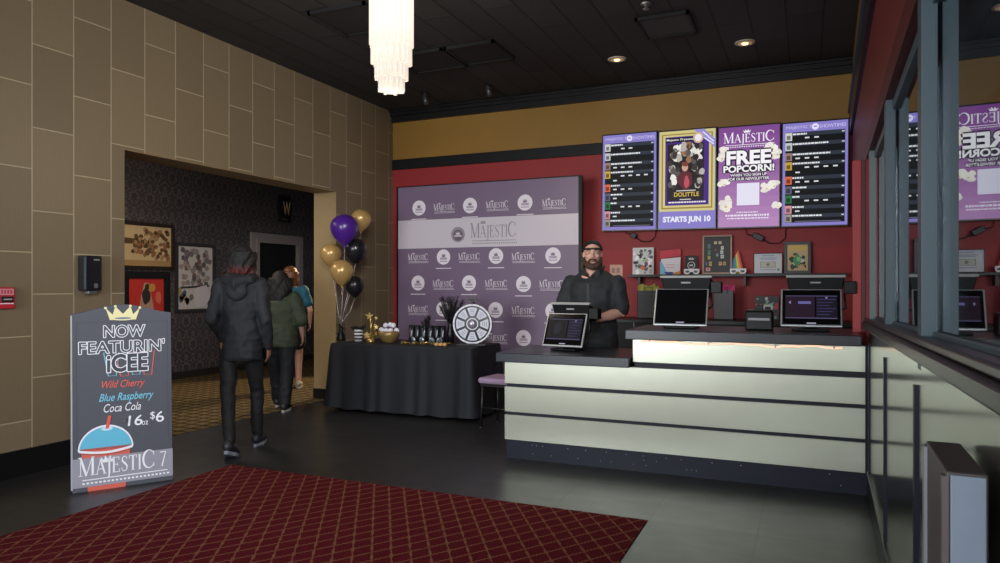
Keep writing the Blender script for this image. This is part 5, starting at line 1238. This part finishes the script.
# ------------------------------------------------------------------ person in the teal tee in the corridor light
def teal():
    f0 = at(291, 389, Z=0); loc = Vector((f0.x, f0.y, 0)); th = math.radians(35)
    r = thing('person', 'person in teal tee and shorts with orange lit hair, farthest into the corridor', 'person', loc, th)
    LA = Vector((-.09, -.10, .105)); RA = Vector((.09, .12, .10)); hipL, hipR = Vector((-.09, 0, .86)), Vector((.09, 0, .86)); kL = Vector((-.09, .0, .47)); kR = Vector((.09, .12, .47))
    neck = Vector((0, .02, 1.40)); chest = Vector((0, .01, 1.2)); hc = Vector((0, .04, 1.54))
    sL, sR = Vector((-.17, 0, 1.34)), Vector((.17, 0, 1.34)); eL = Vector((-.23, .02, 1.07)); eR = Vector((.25, .03, 1.07)); wL = Vector((-.2, .2, .95)); wR = Vector((.235, .16, .89))
    mb = MB(); T, M = head(mb, hc, -.6); mb.tube([neck - Vector((0, .01, .06)), neck, hc - Vector((0, .02, .06))], [.056, .049, .048], 14)
    torso(mb, (0, 0, .89), chest, neck, .15, .16, .10); limb(mb, [sL, eL, wL], [.045, .037, .026]); limb(mb, [sR, eR, wR], [.045, .037, .026])
    hand(mb, wL, (0, .7, -.7), (1, 0, 0), 1, .5, .95); hand(mb, wR, (0, .35, -.95), (-1, 0, 0), 1, .5, .95)
    limb(mb, [hipL, kL, LA], [.088, .056, .036]); limb(mb, [hipR, kR, RA], [.088, .056, .036]); foot(mb, LA, 0, -.1, .95); foot(mb, RA, 0, 0, .95)
    fuse(mb, 'body', skin_m('pale_skin', (206, 160, 136)), r, .008); face_bits(T, M, r, 1, (120, 70, 40))
    sh = MB(); torso(sh, (0, 0, .92), chest, neck - Vector((0, 0, .01)), .175, .18, .125); sh.loft([(0, 0, .82, .178, .13), (0, 0, .9, .178, .13), (0, 0, 1.0, .17, .125)], 22)
    for s_, e_ in ((sL, eL), (sR, eR)): limb(sh, [s_, s_.lerp(e_, .6)], [.07, .072])
    sh.ell((0, 0, 1.345), (.185, .09, .05), seg=18)
    fuse(sh, 'tee_shirt', P('teal_tee', (24, 92, 114), .75, var=.1), r, .010, 4, folds=.009)
    st_ = MB(); st_.ell((0, 0, .85), (.165, .125, .12), seg=20)
    for h_, k_ in ((hipL, kL), (hipR, kR)): limb(st_, [h_, h_.lerp(k_, .62)], [.108, .10])
    fuse(st_, 'shorts', P('dark_shorts', (34, 34, 42), .8), r, .010, 5)
    for a_, p_ in ((LA, -.1), (RA, 0)):
        sm_ = MB(); foot(sm_, a_, 0, p_, 1.0, .006); o = fuse(sm_, 'shoe', P('pale_sneaker', (176, 164, 152), .6), r, .008, 3); sole(a_, 0, p_, P('white_sole2', (196, 190, 182), .6), o, 1.0)
    hr = MB(); hr.ell(T(0, -.018, .05), (.088, .104, .086), M, 20, 14); hr.ell(T(0, -.055, .0), (.086, .068, .09), M, 20, 14); locks(hr, T, 15, .096, .05, -.14, -1.8, 1.8, .023, 5, .006)
    fuse(hr, 'hair', P('auburn_hair', (104, 62, 34), .45, var=.3, scale=40), r, .007, 2)
teal()
# ------------------------------------------------------------------ cashier
def cashier():
    q = at(593.5, 300, Y=6.22); r = thing('person', 'bearded cashier in black shirt and backwards cap standing behind the counter', 'person', (q.x, 6.22, 0), PI)
    hc = Vector((.0, .03, 1.69)); neck = Vector((0, .01, 1.545)); chest = Vector((0, .0, 1.32))
    sL, sR = Vector((-.215, -.01, 1.42)), Vector((.215, -.01, 1.42)); eL = Vector((-.275, .06, 1.17)); eR = Vector((.285, .05, 1.18)); wL = Vector((-.10, .25, 1.11)); wR = Vector((.27, .27, 1.10))
    hipL, hipR = Vector((-.11, 0, .92)), Vector((.11, 0, .92)); kL, kR = Vector((-.12, .01, .5)), Vector((.12, .01, .5)); LA, RA = Vector((-.13, -.02, .105)), Vector((.13, -.02, .105))
    mb = MB(); T, M = head(mb, hc, .28, .02, 1.06); mb.tube([neck - Vector((0, .01, .07)), neck, hc - Vector((0, .02, .06))], [.078, .070, .066], 14)
    torso(mb, (0, 0, .95), chest, neck, .18, .20, .13, .02)
    limb(mb, [sL, eL, eL.lerp(wL, .4), wL], [.062, .050, .048, .032]); limb(mb, [sR, eR, eR.lerp(wR, .4), wR], [.062, .050, .048, .032])
    hand(mb, wL, (.75, .6, .05), (0, .2, -1), -1, .8, 1.05); hand(mb, wR, (-.5, .8, .0), (0, .2, -1), 1, .8, 1.05)
    limb(mb, [hipL, kL, LA], [.10, .065, .044]); limb(mb, [hipR, kR, RA], [.10, .065, .044]); foot(mb, LA); foot(mb, RA)
    fuse(mb, 'body', skin_m('light_skin', (206, 160, 142)), r, .007); face_bits(T, M, r, 1.06, (66, 46, 36))
    sh = MB(); torso(sh, (0, 0, .98), chest, neck - Vector((0, 0, .035)), .215, .235, .165, .015); sh.loft([(0, 0, .84, .215, .165), (0, 0, .92, .215, .168), (0, 0, 1.05, .215, .165)], 24)
    for s_, e_ in ((sL, eL), (sR, eR)): limb(sh, [s_, s_.lerp(e_, .5), s_.lerp(e_, .88)], [.082, .080, .078])
    sh.loft([(0, -.005, 1.36, .235, .13), (0, -.008, 1.43, .245, .115), (0, -.012, 1.475, .205, .10), (0, -.018, 1.52, .14, .085), (0, -.02, 1.55, .09, .07)], 24)
    fuse(sh, 'shirt', P('black_shirt', (36, 39, 43), .8, var=.2, scale=9), r, .009, 4, folds=.012)
    cl = MB()
    for sg in (-1, 1): cl._add([(sg * .012, .105, 1.475), (sg * .085, .085, 1.50), (sg * .098, .02, 1.555), (sg * .07, .075, 1.56), (sg * .012, .118, 1.50)], [(0, 1, 2, 3, 4)], 0, False)
    cl.tube([(-.085, .045, 1.545), (-.075, -.045, 1.575), (0, -.085, 1.585), (.075, -.045, 1.575), (.085, .045, 1.545)], [.014, .02, .022, .02, .014], 8)
    cl.build('collar', P('black_collar', (34, 36, 40), .6), r)
    MB().box(-.012, .160, 1.0, .012, .170, 1.42).build('button_placket', P('black_placket', (32, 34, 38), .6), r)
    tm = MB(); tm.ell((0, 0, .92), (.20, .15, .14), seg=20)
    for h_, k_, a_ in ((hipL, kL, LA), (hipR, kR, RA)): limb(tm, [h_, k_, k_.lerp(a_, .5), a_], [.125, .092, .08, .072])
    fuse(tm, 'trousers', P('black_work_trousers', (24, 24, 28), .75), r, .011, 5)
    for a_ in (LA, RA): sm_ = MB(); foot(sm_, a_, 0, 0, 1.06, .008); o = fuse(sm_, 'shoe', P('black_shoe', (24, 24, 26), .5), r, .008, 3); sole(a_, 0, 0, M_black, o, 1.06)
    bd_ = MB(); s = 1.06
    bd_.tube([T(-.072, .012, -.03), T(-.064, .045, -.075), T(-.034, .082, -.105), T(0, .092, -.115), T(.034, .082, -.105), T(.064, .045, -.075), T(.072, .012, -.03)], [.013, .024, .030, .032, .030, .024, .013], 12)
    bd_.tube([T(-.034, .088, -.07), T(-.022, .099, -.052), T(0, .106, -.05), T(.022, .099, -.052), T(.034, .088, -.07)], [.010, .009, .008, .009, .010], 8); bd_.ell(T(0, .08, -.115), (.042, .033, .026), M)
    fuse(bd_, 'beard', P('brown_beard', (70, 48, 36), .8, var=.3, scale=60), r, .005, 2)
    hr = MB(); hr.ell(T(0, -.045, .0), (.086, .078, .085), M); locks(hr, T, 9, .084, .02, -.17, -.9, 1.5, .018, 6, .008)
    fuse(hr, 'hair', P('brown_hair', (64, 44, 32), .6, var=.3, scale=50), r, .007, 2)
    cp_ = MB()
    R = []
    for i in range(9):
        f = i / 8; z = .034 + .088 * math.sin(f * PI / 2); k = math.cos(f * PI / 2)
        ring = []
        for j in range(32):
            a = 2 * PI * j / 32; ring.append(T(.086 * max(k, .02) * math.sin(a), -.012 + .107 * max(k, .02) * math.cos(a), z + (.012 if f < .01 else 0) * math.cos(a)))
        R.append(ring)
    cp_._rings(R, 0, True)
    cap = cp_.build('cap', P('black_cap', (22, 23, 26), .7), r)
    gap = MB(); ga = [T(.091 * math.sin(a), -.012 + .112 * math.cos(a), .046 + .032 * math.cos(a * 1.9) ) for a in [(-.72 + 1.44 * i / 10) for i in range(11)]]; gb = [T(.091 * math.sin(a), -.012 + .113 * math.cos(a), .047) for a in [(-.72 + 1.44 * i / 10) for i in range(11)]]
    gap._add(ga + gb, [(i, i + 1, i + 12, i + 11) for i in range(10)], 0, True); gap.build('cap_opening', skin_m('forehead_skin', (196, 146, 122)), cap)['label'] = 'bare forehead showing through the strap opening of the cap'
    bm_ = MB(); bm_.tube([T(.088 * math.sin(a), -.012 + .110 * math.cos(a), .038) for a in [(-.9 + 1.8 * i / 12) for i in range(13)]], .007, 8); bm_.build('cap_strap', P('black_strap', (26, 27, 30), .5), cap)
    br = MB(); pts = [T(.07 * math.cos(a), -.105 - .075 * math.sin(a), .036 - .01 * math.sin(a)) for a in [PI * i / 12 for i in range(13)]]
    br._add([p for p in pts] + [p + Vector((0, 0, .006)) for p in pts], [tuple(range(13)), tuple(reversed(range(13, 26)))] + [(i, i + 1, i + 14, i + 13) for i in range(12)], 0, True); br.build('cap_brim', P('black_brim', (22, 23, 26), .7), cap)
cashier()
# ================================================================== camera, light
cam = bpy.data.cameras.new('camera'); co = bpy.data.objects.new('camera', cam); COL.objects.link(co)
cam.sensor_width = 36; cam.lens = F / 1000 * 36; cam.shift_y = (HZ - 281.5) / 1000; cam.clip_start = .05
co.location = (0, 0, CH); co.rotation_euler = (PI / 2, 0, YAW); S.camera = co
S.view_settings.view_transform = 'Standard'; S.view_settings.look = 'None'
w = bpy.data.worlds.new('world'); S.world = w; w.use_nodes = True
w.node_tree.nodes['Background'].inputs[0].default_value = (.55, .65, .8, 1); w.node_tree.nodes['Background'].inputs[1].default_value = .12
def area(name, loc, target, sx, sy, power, col):
    l = bpy.data.lights.new(name, 'AREA'); l.shape = 'RECTANGLE'; l.size = sx; l.size_y = sy; l.energy = power; l.color = col
    o = bpy.data.objects.new(name, l); COL.objects.link(o); o.location = loc
    o.rotation_euler = (Vector(target) - Vector(loc)).to_track_quat('-Z', 'Y').to_euler(); return o
def spot(name, loc, target, power, col, ang, blend=.5, rad=.05):
    l = bpy.data.lights.new(name, 'SPOT'); l.energy = power; l.color = col; l.spot_size = math.radians(ang); l.spot_blend = blend; l.shadow_soft_size = rad
    o = bpy.data.objects.new(name, l); COL.objects.link(o); o.location = loc
    o.rotation_euler = (Vector(target) - Vector(loc)).to_track_quat('-Z', 'Y').to_euler(); return o
def point(name, loc, power, col, rad=.1):
    l = bpy.data.lights.new(name, 'POINT'); l.energy = power; l.color = col; l.shadow_soft_size = rad
    o = bpy.data.objects.new(name, l); COL.objects.link(o); o.location = loc; return o
st = area('storefront_daylight', (-3.1, -3.0, 1.7), (-2.6, 5, 1.2), 2.4, 2.6, 95, (.92, .97, 1.0)); st.data.spread = math.radians(110)
st = area('entrance_daylight', (-4.3, -2.9, 1.7), (-3.6, 5, 1.2), 1.4, 2.6, 42, (.92, .97, 1.0)); st.data.spread = math.radians(120)
area('side_window_daylight', (.1, -1.4, 2.0), (-5.3, 4.0, 1.6), 2.2, 1.6, 100, (.95, .97, 1.0))
point('chandelier_glow', (-2.98, 4.7, 2.55), 36, (1, .86, .68), .2)
for nm, xx in (('downlight_beam', -1.87), ('downlight_beam', -.575)): spot(nm, (xx, 7.4, 3.76), (xx, 7.45, 0), 36, (1, .84, .62), 95)
area('corridor_lamp', (-7.2, 6.0, 3.1), (-8.2, 6.5, .3), .8, 3.5, 75, (1, .88, .74))
spot('corridor_sun', (-5.95, 10.6, 2.9), (-6.5, 7.6, .6), 600, (1, .76, .46), 46, .4)
st = area('far_left_wall_fill', (.0, .2, 2.9), (-5.3, 7.6, 1.5), 1.2, 1.0, 42, (.95, .97, 1.0)); st.data.spread = math.radians(75)  # added fill lamp, brightens the far left wall; no window here
area('outside_brick_fill', (1.3, 4, 6.5), (1.3, 4, 0), .8, 7, 160, (.85, .92, 1))  # added overhead fill lamp that brightens the brick beyond the glass
